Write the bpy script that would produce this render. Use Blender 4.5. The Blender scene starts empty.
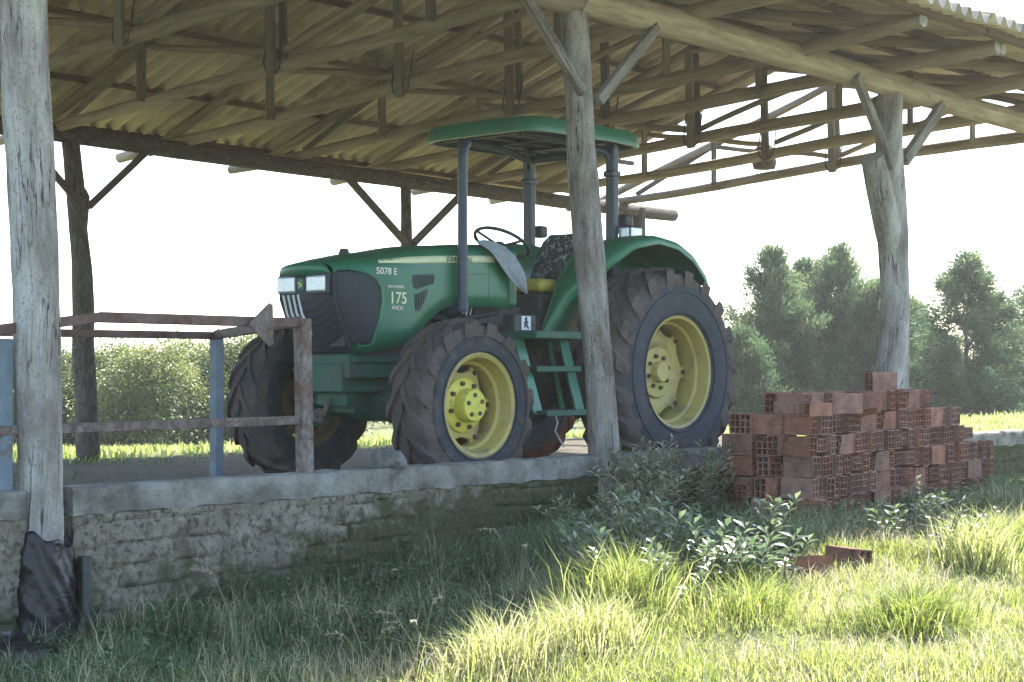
import bpy, math, random
import numpy as np
from mathutils import Vector, Matrix, noise as mnoise

rnd = random.Random(7)
rng = np.random.default_rng(7)
scene = bpy.context.scene
COL = scene.collection
R = math.radians
# ------------------------------------------------------------------ camera model (world axes = shed axes, floor at z = 0)
F, PH, HOR, EYE = 1681.0, R(41.25), 372.0, 0.80
CP, SP = math.cos(PH), math.sin(PH)

# ------------------------------------------------------------------ materials
def nodes(name):
    m = bpy.data.materials.new(name); m.use_nodes = True
    nt = m.node_tree
    return m, nt, nt.nodes['Principled BSDF'], nt.nodes['Material Output']

def mat(name, cols, rough=0.7, scale=8.0, stretch=(1, 1, 1), coord='Object', detail=6.0, bump=0.0, bscale=None,
        metallic=0.0, spec=0.5, dirt=None, dirt_scale=3.0, dirt_amt=0.5, objrand=0.0, distort=0.0, bdist=0.02, pos=(0.3, 0.7)):
    m, nt, b, out = nodes(name)
    N, L = nt.nodes.new, nt.links.new
    tc = N('ShaderNodeTexCoord'); mp = N('ShaderNodeMapping'); mp.inputs['Scale'].default_value = stretch
    L(tc.outputs[coord], mp.inputs['Vector'])
    oi = N('ShaderNodeObjectInfo')
    add = N('ShaderNodeVectorMath'); add.operation = 'MULTIPLY_ADD'
    add.inputs[1].default_value = (1, 1, 1); L(mp.outputs[0], add.inputs[0])
    sc = N('ShaderNodeVectorMath'); sc.operation = 'SCALE'; sc.inputs[0].default_value = (37, 17, 23); L(oi.outputs['Random'], sc.inputs['Scale'])
    L(sc.outputs[0], add.inputs[2])
    nz = N('ShaderNodeTexNoise'); nz.inputs['Scale'].default_value = scale; nz.inputs['Detail'].default_value = detail
    nz.inputs['Roughness'].default_value = 0.62; nz.inputs['Distortion'].default_value = distort
    L(add.outputs[0], nz.inputs['Vector'])
    cr = N('ShaderNodeValToRGB'); el = cr.color_ramp.elements
    n = len(cols)
    while len(el) < n: el.new(0.5)
    for i, c in enumerate(cols):
        el[i].position = pos[0] + (pos[1] - pos[0]) * i / max(1, n - 1); el[i].color = (*c, 1)
    L(nz.outputs['Fac'], cr.inputs['Fac'])
    colour = cr.outputs['Color']
    if dirt:
        n2 = N('ShaderNodeTexNoise'); n2.inputs['Scale'].default_value = dirt_scale; n2.inputs['Detail'].default_value = 8
        n2.inputs['Roughness'].default_value = 0.7
        L(add.outputs[0], n2.inputs['Vector'])
        r2 = N('ShaderNodeValToRGB'); r2.color_ramp.elements[0].position = 0.62 - dirt_amt * 0.3; r2.color_ramp.elements[1].position = 0.75 - dirt_amt * 0.15
        L(n2.outputs['Fac'], r2.inputs['Fac'])
        mx = N('ShaderNodeMix'); mx.data_type = 'RGBA'; L(r2.outputs['Color'], mx.inputs['Factor'])
        L(colour, mx.inputs['A']); mx.inputs['B'].default_value = (*dirt, 1); colour = mx.outputs['Result']
    if objrand:
        hs = N('ShaderNodeHueSaturation'); mr = N('ShaderNodeMapRange')
        mr.inputs['To Min'].default_value = 1 - objrand; mr.inputs['To Max'].default_value = 1 + objrand
        L(oi.outputs['Random'], mr.inputs['Value']); L(mr.outputs[0], hs.inputs['Value']); L(colour, hs.inputs['Color']); colour = hs.outputs['Color']
    L(colour, b.inputs['Base Color'])
    b.inputs['Roughness'].default_value = rough; b.inputs['Metallic'].default_value = metallic
    b.inputs['Specular IOR Level'].default_value = spec
    if bump:
        bp = N('ShaderNodeBump'); bp.inputs['Strength'].default_value = bump; bp.inputs['Distance'].default_value = bdist
        if bscale:
            n3 = N('ShaderNodeTexNoise'); n3.inputs['Scale'].default_value = bscale; n3.inputs['Detail'].default_value = 6
            L(add.outputs[0], n3.inputs['Vector']); L(n3.outputs['Fac'], bp.inputs['Height'])
        else:
            L(nz.outputs['Fac'], bp.inputs['Height'])
        L(bp.outputs[0], b.inputs['Normal'])
    return m

def leafmat(name, cols, trans=0.45, rough=0.5, spec=0.4, tcol=1.25):
    """foliage: colour picked by a per-leaf tint attribute, part of the light passes through"""
    m, nt, b, out = nodes(name)
    N, L = nt.nodes.new, nt.links.new
    at = N('ShaderNodeAttribute'); at.attribute_name = 'tint'
    cr = N('ShaderNodeValToRGB'); el = cr.color_ramp.elements
    while len(el) < len(cols): el.new(0.5)
    for i, c in enumerate(cols):
        el[i].position = i / (len(cols) - 1); el[i].color = (*c, 1)
    L(at.outputs['Fac'], cr.inputs['Fac'])
    L(cr.outputs['Color'], b.inputs['Base Color']); b.inputs['Roughness'].default_value = rough; b.inputs['Specular IOR Level'].default_value = spec
    tr = N('ShaderNodeBsdfTranslucent')
    hs = N('ShaderNodeHueSaturation'); hs.inputs['Value'].default_value = tcol; hs.inputs['Saturation'].default_value = 1.1
    L(cr.outputs['Color'], hs.inputs['Color']); L(hs.outputs[0], tr.inputs['Color'])
    mx = N('ShaderNodeMixShader'); mx.inputs[0].default_value = trans
    L(b.outputs[0], mx.inputs[1]); L(tr.outputs[0], mx.inputs[2]); L(mx.outputs[0], out.inputs['Surface'])
    return m

M = {}
M['post'] = mat('weathered post wood', [(.085, .074, .062), (.20, .182, .158), (.29, .268, .238)], .88, 8, (8, 2.2, 1), 'UV', 12, .9, None, dirt=(.38, .365, .335), dirt_scale=34, dirt_amt=.2, spec=.2, distort=.3, bdist=.03)
M['greypost'] = mat('silver weathered trunk', [(.085, .073, .060), (.235, .212, .18), (.34, .315, .275), (.43, .405, .365)], .88, 6, (9, 2.0, 1), 'UV', 12, .9, None, dirt=(.11, .092, .072), dirt_scale=14, dirt_amt=.25, spec=.2, distort=.3, bdist=.03, pos=(.25, .75))
M['log'] = mat('roof log', [(.18, .148, .112), (.30, .25, .195), (.395, .335, .268)], .85, 3, (7, .8, 1), 'UV', 10, .5, None, dirt=(.12, .095, .065), dirt_scale=12, dirt_amt=.12, objrand=.2, spec=.2, distort=.2)
M['backpost'] = mat('backlit dark post', [(.055, .045, .038), (.11, .092, .078), (.17, .15, .13)], .9, 7, (5, 1.5, 1), 'UV', 9, .9, None, dirt=(.20, .18, .16), dirt_scale=9, dirt_amt=.15, spec=.2, distort=.8)  # darker copy of the post wood, backlit shade put into its colour
M['cutend'] = mat('pale cut log end', [(.22, .21, .19), (.42, .41, .38)], .85, 12, bump=.2, spec=.2)
M['plank'] = mat('sawn plank', [(.07, .056, .043), (.145, .118, .092), (.21, .178, .14)], .85, 4, (12, 1.2, 1), 'UV', 6, .4, objrand=.3, spec=.25)
M['hanger'] = mat('grey hanging board', [(.11, .095, .075), (.21, .182, .148), (.29, .255, .21)], .85, 5, (12, 1.6, 1), 'UV', 8, .4, objrand=.3, spec=.2)
M['purlin'] = mat('reddish purlin', [(.12, .08, .06), (.21, .145, .11)], .85, 4, (10, 1.2, 1), 'UV', 5, .3, objrand=.25, spec=.25)
M['sheet'] = mat('fibre cement sheet', [(.38, .31, .235), (.54, .455, .36), (.63, .545, .45)], .9, 2.2, (1, .5, 1), 'Object', 8, .15, 60, dirt=(.19, .165, .12), dirt_scale=1.3, dirt_amt=.35, objrand=.15, spec=.15)
M['iron'] = mat('rusty iron', [(.05, .038, .034), (.12, .085, .07), (.18, .15, .135)], .8, 14, (1, 1, 1), 'Object', 8, .4, 40, dirt=(.22, .22, .22), dirt_scale=18, dirt_amt=.25, spec=.35)
M['redrail'] = mat('old red-brown paint', [(.07, .035, .03), (.13, .075, .06), (.16, .12, .11)], .75, 9, bump=.3, bscale=40, dirt=(.08, .075, .075), dirt_scale=5, dirt_amt=.4, spec=.35)
M['bluepost'] = mat('blue grey paint', [(.11, .145, .17), (.17, .21, .24)], .7, 8, bump=.2, bscale=40, dirt=(.11, .07, .05), dirt_scale=7, dirt_amt=.2)
M['greypipe'] = mat('speckled grey pipe', [(.08, .058, .048), (.16, .135, .12), (.25, .235, .22)], .85, 40, (1, 1, .6), 'Object', 6, .5, 60, dirt=(.11, .052, .03), dirt_scale=9, dirt_amt=.55, spec=.3)
M['coping'] = mat('grey cement coping', [(.11, .105, .088), (.20, .192, .165), (.265, .255, .225)], .93, 5, bump=.6, bscale=45, dirt=(.062, .062, .045), dirt_scale=4.5, dirt_amt=.5, spec=.15)
M['concrete'] = mat('concrete rubble', [(.085, .085, .08), (.19, .187, .175)], .9, 9, bump=.6, bscale=25, spec=.2)
M['green'] = mat('green tractor paint', [(.014, .122, .060), (.024, .162, .082)], .38, 3, bump=.02, bscale=3, dirt=(.055, .098, .062), dirt_scale=9, dirt_amt=.35, spec=.5)
M['greendull'] = mat('dusty green casting', [(.012, .072, .045), (.024, .105, .066)], .65, 7, bump=.2, bscale=30, dirt=(.075, .068, .055), dirt_scale=6, dirt_amt=.4)
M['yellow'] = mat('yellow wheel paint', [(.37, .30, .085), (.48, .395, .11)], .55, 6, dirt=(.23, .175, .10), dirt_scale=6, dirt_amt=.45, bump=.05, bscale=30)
M['faryellow'] = mat('dark far wheel yellow', [(.09, .065, .035), (.19, .145, .06)], .8, 7, dirt=(.06, .045, .035), dirt_scale=6, dirt_amt=.4, bump=.2, bscale=20)  # darker, browner copy of the wheel yellow for the far side
M['hubyellow'] = mat('bright yellow hub', [(.56, .50, .07), (.64, .58, .10)], .5, 10, dirt=(.30, .22, .07), dirt_scale=14, dirt_amt=.2)
M['seatyellow'] = mat('yellow vinyl', [(.42, .36, .06), (.50, .44, .10)], .5, 12, dirt=(.1, .08, .03), dirt_scale=8, dirt_amt=.25)
M['rubber'] = mat('tyre sidewall', [(.030, .036, .044), (.055, .063, .074)], .8, 9, bump=.25, bscale=50, dirt=(.10, .075, .055), dirt_scale=5, dirt_amt=.22, spec=.3)
M['tread'] = mat('muddy tread', [(.054, .048, .046), (.108, .086, .074), (.15, .112, .088)], .95, 7, bump=.7, bscale=28, dirt=(.05, .054, .062), dirt_scale=3.5, dirt_amt=.4, spec=.2)
M['redmud'] = mat('red mud tread', [(.11, .04, .022), (.20, .08, .045)], .95, 8, bump=.7, bscale=25, spec=.15)
M['black'] = mat('black plastic', [(.016, .019, .022), (.034, .038, .042)], .55, 12, dirt=(.07, .07, .06), dirt_scale=7, dirt_amt=.2)
M['steel'] = mat('dark blue grey tube', [(.020, .033, .048), (.034, .050, .070)], .45, 8, dirt=(.07, .068, .06), dirt_scale=6, dirt_amt=.15, spec=.5)
M['engine'] = mat('dark engine metal', [(.012, .014, .013), (.035, .04, .036), (.06, .055, .045)], .6, 12, bump=.4, bscale=30)
M['white'] = mat('off white decal', [(.62, .60, .48), (.72, .70, .58)], .55, 20)
M['decal'] = mat('pale yellow decal', [(.60, .62, .36), (.70, .70, .46)], .5, 20)
M['plate'] = mat('white plate', [(.55, .57, .6), (.68, .7, .72)], .5, 20)
M['cloth'] = mat('grey cloth', [(.24, .27, .29), (.36, .39, .41)], .95, 30, bump=.4, bscale=120, spec=.1)
M['cord'] = mat('white cord', [(.6, .6, .57), (.7, .7, .66)], .7, 20)
M['bolt'] = mat('rusty bolt', [(.07, .05, .03), (.14, .10, .05)], .6, 20, metallic=.4)

def special_materials():
    for key, nm, pale, mid, dark in (('greypost', 'silver weathered trunk', (.46, .435, .40), (.29, .268, .238), (.15, .13, .108)), ('post', 'weathered post wood', (.33, .31, .28), (.215, .195, .17), (.10, .085, .07))):
        m, nt, b, out = nodes(nm); M[key] = m
        N, L = nt.nodes.new, nt.links.new
        tc = N('ShaderNodeTexCoord'); oi = N('ShaderNodeObjectInfo')
        def uvn(sx, sy, scale, d=6, rg=.6, dis=0.0):
            mp = N('ShaderNodeMapping'); mp.inputs['Scale'].default_value = (sx, sy, 1); L(tc.outputs['UV'], mp.inputs['Vector'])
            n = N('ShaderNodeTexNoise'); n.noise_dimensions = '4D'; n.inputs['Scale'].default_value = scale; n.inputs['Detail'].default_value = d; n.inputs['Roughness'].default_value = rg; n.inputs['Distortion'].default_value = dis
            mw = N('ShaderNodeMath'); mw.operation = 'MULTIPLY'; mw.inputs[1].default_value = 40; L(oi.outputs['Random'], mw.inputs[0]); L(mw.outputs[0], n.inputs['W'])
            L(mp.outputs[0], n.inputs['Vector']); return n.outputs['Fac']
        def rp(f, *st):
            c = N('ShaderNodeValToRGB'); e = c.color_ramp.elements
            while len(e) < len(st): e.new(.5)
            for i, (p, col) in enumerate(st): e[i].position = p; e[i].color = (*col, 1)
            L(f, c.inputs['Fac']); return c.outputs['Color']
        def mx(f, a, c):
            x = N('ShaderNodeMix'); x.data_type = 'RGBA'; L(f, x.inputs['Factor']); L(a, x.inputs['A'])
            if isinstance(c, tuple): x.inputs['B'].default_value = (*c, 1)
            else: L(c, x.inputs['B'])
            return x.outputs['Result']
        col = rp(uvn(3, .9, 2.2, 8, .65), (.34, dark), (.48, mid), (.62, pale))
        col = mx(rp(uvn(1.2, 1, 60, 3, .6), (.56, (0, 0, 0)), (.66, (.7, .7, .7))), col, dark)
        col = mx(rp(uvn(1.3, 1, 34, 4, .6), (.60, (0, 0, 0)), (.70, (.6, .6, .6))), col, pale)
        ck = uvn(9, .55, 3.0, 4, .5, .3)
        a1 = N('ShaderNodeMath'); a1.operation = 'SUBTRACT'; a1.inputs[1].default_value = .5; L(ck, a1.inputs[0])
        a2 = N('ShaderNodeMath'); a2.operation = 'ABSOLUTE'; L(a1.outputs[0], a2.inputs[0])
        line = rp(a2.outputs[0], (.0, (1, 1, 1)), (.014, (0, 0, 0)))
        gate = rp(uvn(2, .8, 2.5, 3), (.46, (0, 0, 0)), (.56, (1, 1, 1)))
        g2 = N('ShaderNodeMath'); g2.operation = 'MULTIPLY'; L(line, g2.inputs[0]); L(gate, g2.inputs[1])
        col = mx(g2.outputs[0], col, (.035, .028, .022))
        L(col, b.inputs['Base Color']); b.inputs['Roughness'].default_value = .9; b.inputs['Specular IOR Level'].default_value = .15
        hh = N('ShaderNodeMath'); hh.operation = 'MULTIPLY_ADD'; hh.inputs[1].default_value = -1.2; L(g2.outputs[0], hh.inputs[0]); L(uvn(5, 1.5, 9, 8, .7), hh.inputs[2])
        bp = N('ShaderNodeBump'); bp.inputs['Strength'].default_value = .8; bp.inputs['Distance'].default_value = .018; L(hh.outputs[0], bp.inputs['Height']); L(bp.outputs[0], b.inputs['Normal'])
    # lamp glass
    m, nt, b, out = nodes('lamp glass'); M['lens'] = m
    N, L = nt.nodes.new, nt.links.new
    tc = N('ShaderNodeTexCoord'); v = N('ShaderNodeTexVoronoi'); v.inputs['Scale'].default_value = 60
    L(tc.outputs['Object'], v.inputs['Vector'])
    cr = N('ShaderNodeValToRGB'); cr.color_ramp.elements[0].color = (.50, .55, .60, 1); cr.color_ramp.elements[1].color = (.36, .41, .47, 1)
    L(v.outputs['Distance'], cr.inputs['Fac']); L(cr.outputs[0], b.inputs['Base Color'])
    b.inputs['Roughness'].default_value = .12; b.inputs['Metallic'].default_value = .35
    bp = N('ShaderNodeBump'); bp.inputs['Strength'].default_value = .12; bp.inputs['Distance'].default_value = .004
    L(v.outputs['Distance'], bp.inputs['Height']); L(bp.outputs[0], b.inputs['Normal'])
    # grille mesh
    m, nt, b, out = nodes('grille mesh'); M['grille'] = m
    N, L = nt.nodes.new, nt.links.new
    tc = N('ShaderNodeTexCoord'); w = N('ShaderNodeTexWave'); w.inputs['Scale'].default_value = 14; w.inputs['Distortion'].default_value = .3
    L(tc.outputs['Object'], w.inputs['Vector'])
    n = N('ShaderNodeTexNoise'); n.inputs['Scale'].default_value = 5; n.inputs['Detail'].default_value = 6; L(tc.outputs['Object'], n.inputs['Vector'])
    mu = N('ShaderNodeMath'); mu.operation = 'MULTIPLY'; L(w.outputs['Fac'], mu.inputs[0]); L(n.outputs['Fac'], mu.inputs[1])
    cr = N('ShaderNodeValToRGB'); cr.color_ramp.elements[0].color = (.008, .012, .017, 1); cr.color_ramp.elements[1].color = (.028, .036, .047, 1); cr.color_ramp.elements[1].position = .6
    L(mu.outputs[0], cr.inputs['Fac']); L(cr.outputs[0], b.inputs['Base Color']); b.inputs['Roughness'].default_value = .6
    v = N('ShaderNodeTexVoronoi'); v.inputs['Scale'].default_value = 110; L(tc.outputs['Object'], v.inputs['Vector'])
    bp = N('ShaderNodeBump'); bp.inputs['Strength'].default_value = .5; bp.inputs['Distance'].default_value = .004
    L(v.outputs['Distance'], bp.inputs['Height']); L(bp.outputs[0], b.inputs['Normal'])
    # seat cover: dark green print with pale flecks
    m, nt, b, out = nodes('printed seat cover'); M['seatcover'] = m
    N, L = nt.nodes.new, nt.links.new
    tc = N('ShaderNodeTexCoord'); n = N('ShaderNodeTexNoise'); n.inputs['Scale'].default_value = 26; n.inputs['Detail'].default_value = 3; n.inputs['Distortion'].default_value = 1.2
    L(tc.outputs['Object'], n.inputs['Vector'])
    cr = N('ShaderNodeValToRGB'); cr.color_ramp.elements[0].position = .52; cr.color_ramp.elements[0].color = (.022, .032, .030, 1)
    cr.color_ramp.elements[1].position = .66; cr.color_ramp.elements[1].color = (.26, .31, .28, 1)
    L(n.outputs['Fac'], cr.inputs['Fac']); L(cr.outputs[0], b.inputs['Base Color']); b.inputs['Roughness'].default_value = .8
    # hollow clay brick
    m, nt, b, out = nodes('hollow clay brick'); M['brick'] = m
    N, L = nt.nodes.new, nt.links.new
    tc = N('ShaderNodeTexCoord'); oi = N('ShaderNodeObjectInfo')
    sc = N('ShaderNodeVectorMath'); sc.operation = 'SCALE'; sc.inputs[0].default_value = (31, 57, 13); L(oi.outputs['Random'], sc.inputs['Scale'])
    ad = N('ShaderNodeVectorMath'); L(tc.outputs['Object'], ad.inputs[0]); L(sc.outputs[0], ad.inputs[1])
    n = N('ShaderNodeTexNoise'); n.inputs['Scale'].default_value = 9; n.inputs['Detail'].default_value = 8; n.inputs['Roughness'].default_value = .7; L(ad.outputs[0], n.inputs['Vector'])
    cr = N('ShaderNodeValToRGB'); e = cr.color_ramp.elements; e[0].position = .3; e[0].color = (.12, .070, .054, 1); e[1].position = .7; e[1].color = (.36, .175, .115, 1)
    x = e.new(.5); x.color = (.255, .122, .084, 1)
    L(n.outputs['Fac'], cr.inputs['Fac'])
    hs = N('ShaderNodeHueSaturation'); mr = N('ShaderNodeMapRange'); mr.inputs['To Min'].default_value = .74; mr.inputs['To Max'].default_value = 1.12
    L(oi.outputs['Random'], mr.inputs['Value']); L(mr.outputs[0], hs.inputs['Value'])
    wn = N('ShaderNodeTexWhiteNoise'); wn.noise_dimensions = '1D'; L(oi.outputs['Random'], wn.inputs['W'])
    mr2 = N('ShaderNodeMapRange'); mr2.inputs['To Min'].default_value = .78; mr2.inputs['To Max'].default_value = 1.1
    L(wn.outputs['Value'], mr2.inputs['Value']); L(mr2.outputs[0], hs.inputs['Saturation']); L(cr.outputs[0], hs.inputs['Color'])
    L(hs.outputs[0], b.inputs['Base Color']); b.inputs['Roughness'].default_value = .92; b.inputs['Specular IOR Level'].default_value = .15
    sx = N('ShaderNodeSeparateXYZ'); L(tc.outputs['Object'], sx.inputs[0])
    s1 = N('ShaderNodeMath'); s1.operation = 'MULTIPLY'; s1.inputs[1].default_value = 520; L(sx.outputs['Z'], s1.inputs[0])
    s2 = N('ShaderNodeMath'); s2.operation = 'SINE'; L(s1.outputs[0], s2.inputs[0])
    s3 = N('ShaderNodeMath'); s3.operation = 'MULTIPLY_ADD'; s3.inputs[1].default_value = .35; L(s2.outputs[0], s3.inputs[0]); L(n.outputs['Fac'], s3.inputs[2])
    bp = N('ShaderNodeBump'); bp.inputs['Strength'].default_value = .7; bp.inputs['Distance'].default_value = .006
    L(s3.outputs[0], bp.inputs['Height']); L(bp.outputs[0], b.inputs['Normal'])
    # old wall face: cement slop over blocks, moss to the right and low down, bare red clay here and there
    m, nt, b, out = nodes('mossy block wall'); M['wall'] = m
    N, L = nt.nodes.new, nt.links.new
    ge = N('ShaderNodeNewGeometry')
    def noise(s, d=8, rg=.65, dis=0.):
        n = N('ShaderNodeTexNoise'); n.inputs['Scale'].default_value = s; n.inputs['Detail'].default_value = d; n.inputs['Roughness'].default_value = rg; n.inputs['Distortion'].default_value = dis
        L(ge.outputs['Position'], n.inputs['Vector']); return n.outputs['Fac']
    def ramp(f, a, c, ca=(0, 0, 0), cc=(1, 1, 1)):
        r = N('ShaderNodeValToRGB'); r.color_ramp.elements[0].position = a; r.color_ramp.elements[1].position = c
        r.color_ramp.elements[0].color = (*ca, 1); r.color_ramp.elements[1].color = (*cc, 1); L(f, r.inputs['Fac']); return r.outputs['Color']
    def mix(f, a, c):
        x = N('ShaderNodeMix'); x.data_type = 'RGBA'; L(f, x.inputs['Factor'])
        for s, v in (('A', a), ('B', c)):
            if isinstance(v, tuple): x.inputs[s].default_value = (*v, 1)
            else: L(v, x.inputs[s])
        return x.outputs['Result']
    base = ramp(noise(7), .3, .7, (.13, .118, .085), (.29, .265, .205))
    base = mix(ramp(noise(24, 6), .50, .62), base, (.085, .078, .06))
    base = mix(ramp(noise(60, 3), .62, .68), base, (.04, .036, .028))
    sp = N('ShaderNodeSeparateXYZ'); L(ge.outputs['Position'], sp.inputs[0])
    gx = N('ShaderNodeMapRange'); gx.inputs['From Min'].default_value = 5.0; gx.inputs['From Max'].default_value = 8.6; gx.inputs['To Min'].default_value = -.09; gx.inputs['To Max'].default_value = .34; L(sp.outputs['X'], gx.inputs['Value'])
    gz = N('ShaderNodeMapRange'); gz.inputs['From Min'].default_value = -.45; gz.inputs['From Max'].default_value = .12; gz.inputs['To Min'].default_value = .18; gz.inputs['To Max'].default_value = -.14; L(sp.outputs['Z'], gz.inputs['Value'])
    a1 = N('ShaderNodeMath'); L(gx.outputs[0], a1.inputs[0]); L(gz.outputs[0], a1.inputs[1])
    a2 = N('ShaderNodeMath'); L(a1.outputs[0], a2.inputs[0]); L(noise(4.5, 9, .7), a2.inputs[1])
    moss = ramp(noise(30, 4), .3, .7, (.035, .042, .02), (.095, .10, .05))
    base = mix(ramp(a2.outputs[0], .48, .62), base, moss)
    base = mix(ramp(noise(2.6, 9, .72, .5), .655, .68), base, (.20, .075, .05))
    L(base, b.inputs['Base Color']); b.inputs['Roughness'].default_value = .95; b.inputs['Specular IOR Level'].default_value = .15
    bp = N('ShaderNodeBump'); bp.inputs['Strength'].default_value = .8; bp.inputs['Distance'].default_value = .02
    L(noise(38, 8, .7), bp.inputs['Height']); L(bp.outputs[0], b.inputs['Normal'])
    # ground: trodden earth under the roof, earth and turf elsewhere
    m, nt, b, out = nodes('earth and turf'); M['ground'] = m
    N, L = nt.nodes.new, nt.links.new
    ge = N('ShaderNodeNewGeometry'); sp = N('ShaderNodeSeparateXYZ'); L(ge.outputs['Position'], sp.inputs[0])
    earth = ramp(noise(6, 10, .7), .3, .7, (.062, .056, .042), (.155, .135, .10))
    turf = ramp(noise(5, 10, .75), .3, .7, (.06, .075, .025), (.19, .20, .085))
    lo = N('ShaderNodeMath'); lo.operation = 'GREATER_THAN'; lo.inputs[1].default_value = 7.12; L(sp.outputs['Y'], lo.inputs[0])
    wob = N('ShaderNodeMath'); wob.operation = 'MULTIPLY_ADD'; wob.inputs[1].default_value = 1.2; L(noise(1.2, 5), wob.inputs[0]); L(sp.outputs['Y'], wob.inputs[2])
    hi = N('ShaderNodeMath'); hi.operation = 'LESS_THAN'; hi.inputs[1].default_value = 13.6; L(wob.outputs[0], hi.inputs[0])
    an = N('ShaderNodeMath'); an.operation = 'MULTIPLY'; L(lo.outputs[0], an.inputs[0]); L(hi.outputs[0], an.inputs[1])
    xl = N('ShaderNodeMath'); xl.operation = 'LESS_THAN'; xl.inputs[1].default_value = 17.6; L(sp.outputs['X'], xl.inputs[0])
    an2 = N('ShaderNodeMath'); an2.operation = 'MULTIPLY'; L(an.outputs[0], an2.inputs[0]); L(xl.outputs[0], an2.inputs[1])
    c = mix(an2.outputs[0], mix(ramp(noise(3, 6), .56, .66), turf, earth), earth)
    L(c, b.inputs['Base Color']); b.inputs['Roughness'].default_value = .97; b.inputs['Specular IOR Level'].default_value = .1
    bp = N('ShaderNodeBump'); bp.inputs['Strength'].default_value = .9; bp.inputs['Distance'].default_value = .03
    L(noise(25, 8, .7), bp.inputs['Height']); L(bp.outputs[0], b.inputs['Normal'])
    # black bin-liner plastic
    m, nt, b, out = nodes('black plastic film'); M['film'] = m
    N, L = nt.nodes.new, nt.links.new
    ge = N('ShaderNodeNewGeometry')
    b.inputs['Base Color'].default_value = (.005, .006, .008, 1); b.inputs['Roughness'].default_value = .34; b.inputs['Specular IOR Level'].default_value = .4
    bp = N('ShaderNodeBump'); bp.inputs['Strength'].default_value = .3; bp.inputs['Distance'].default_value = .01
    L(noise(22, 3, .5, 1.5), bp.inputs['Height']); L(bp.outputs[0], b.inputs['Normal'])
special_materials()

GRASS = leafmat('sunlit grass blades', [(.16, .20, .05), (.28, .32, .10), (.42, .44, .19), (.54, .50, .31)], .5, .5, .35)
WEED = leafmat('green weeds', [(.05, .085, .034), (.088, .135, .058), (.14, .185, .09), (.32, .31, .21)], .35, .5, .4)  # deeper green than the lawn blades
STRAW = leafmat('dry stalks', [(.30, .26, .15), (.45, .40, .26), (.55, .50, .36)], .35, .6, .3)
LEAF = leafmat('long pale weed leaves', [(.075, .12, .058), (.13, .18, .10), (.22, .26, .17)], .35, .32, .8)
CONIFER = leafmat('grey green conifer sprays', [(.032, .066, .040), (.062, .108, .056), (.12, .17, .08), (.26, .28, .13)], .48, .6, .25)
BUSHL = leafmat('yellow green bush leaves', [(.025, .048, .014), (.06, .10, .026), (.13, .17, .045), (.25, .26, .085)], .3, .5, .35)
BARK = mat('tree bark', [(.06, .048, .038), (.14, .115, .095)], .9, 6, (8, 1, 1), 'UV', 6, .5)

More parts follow.
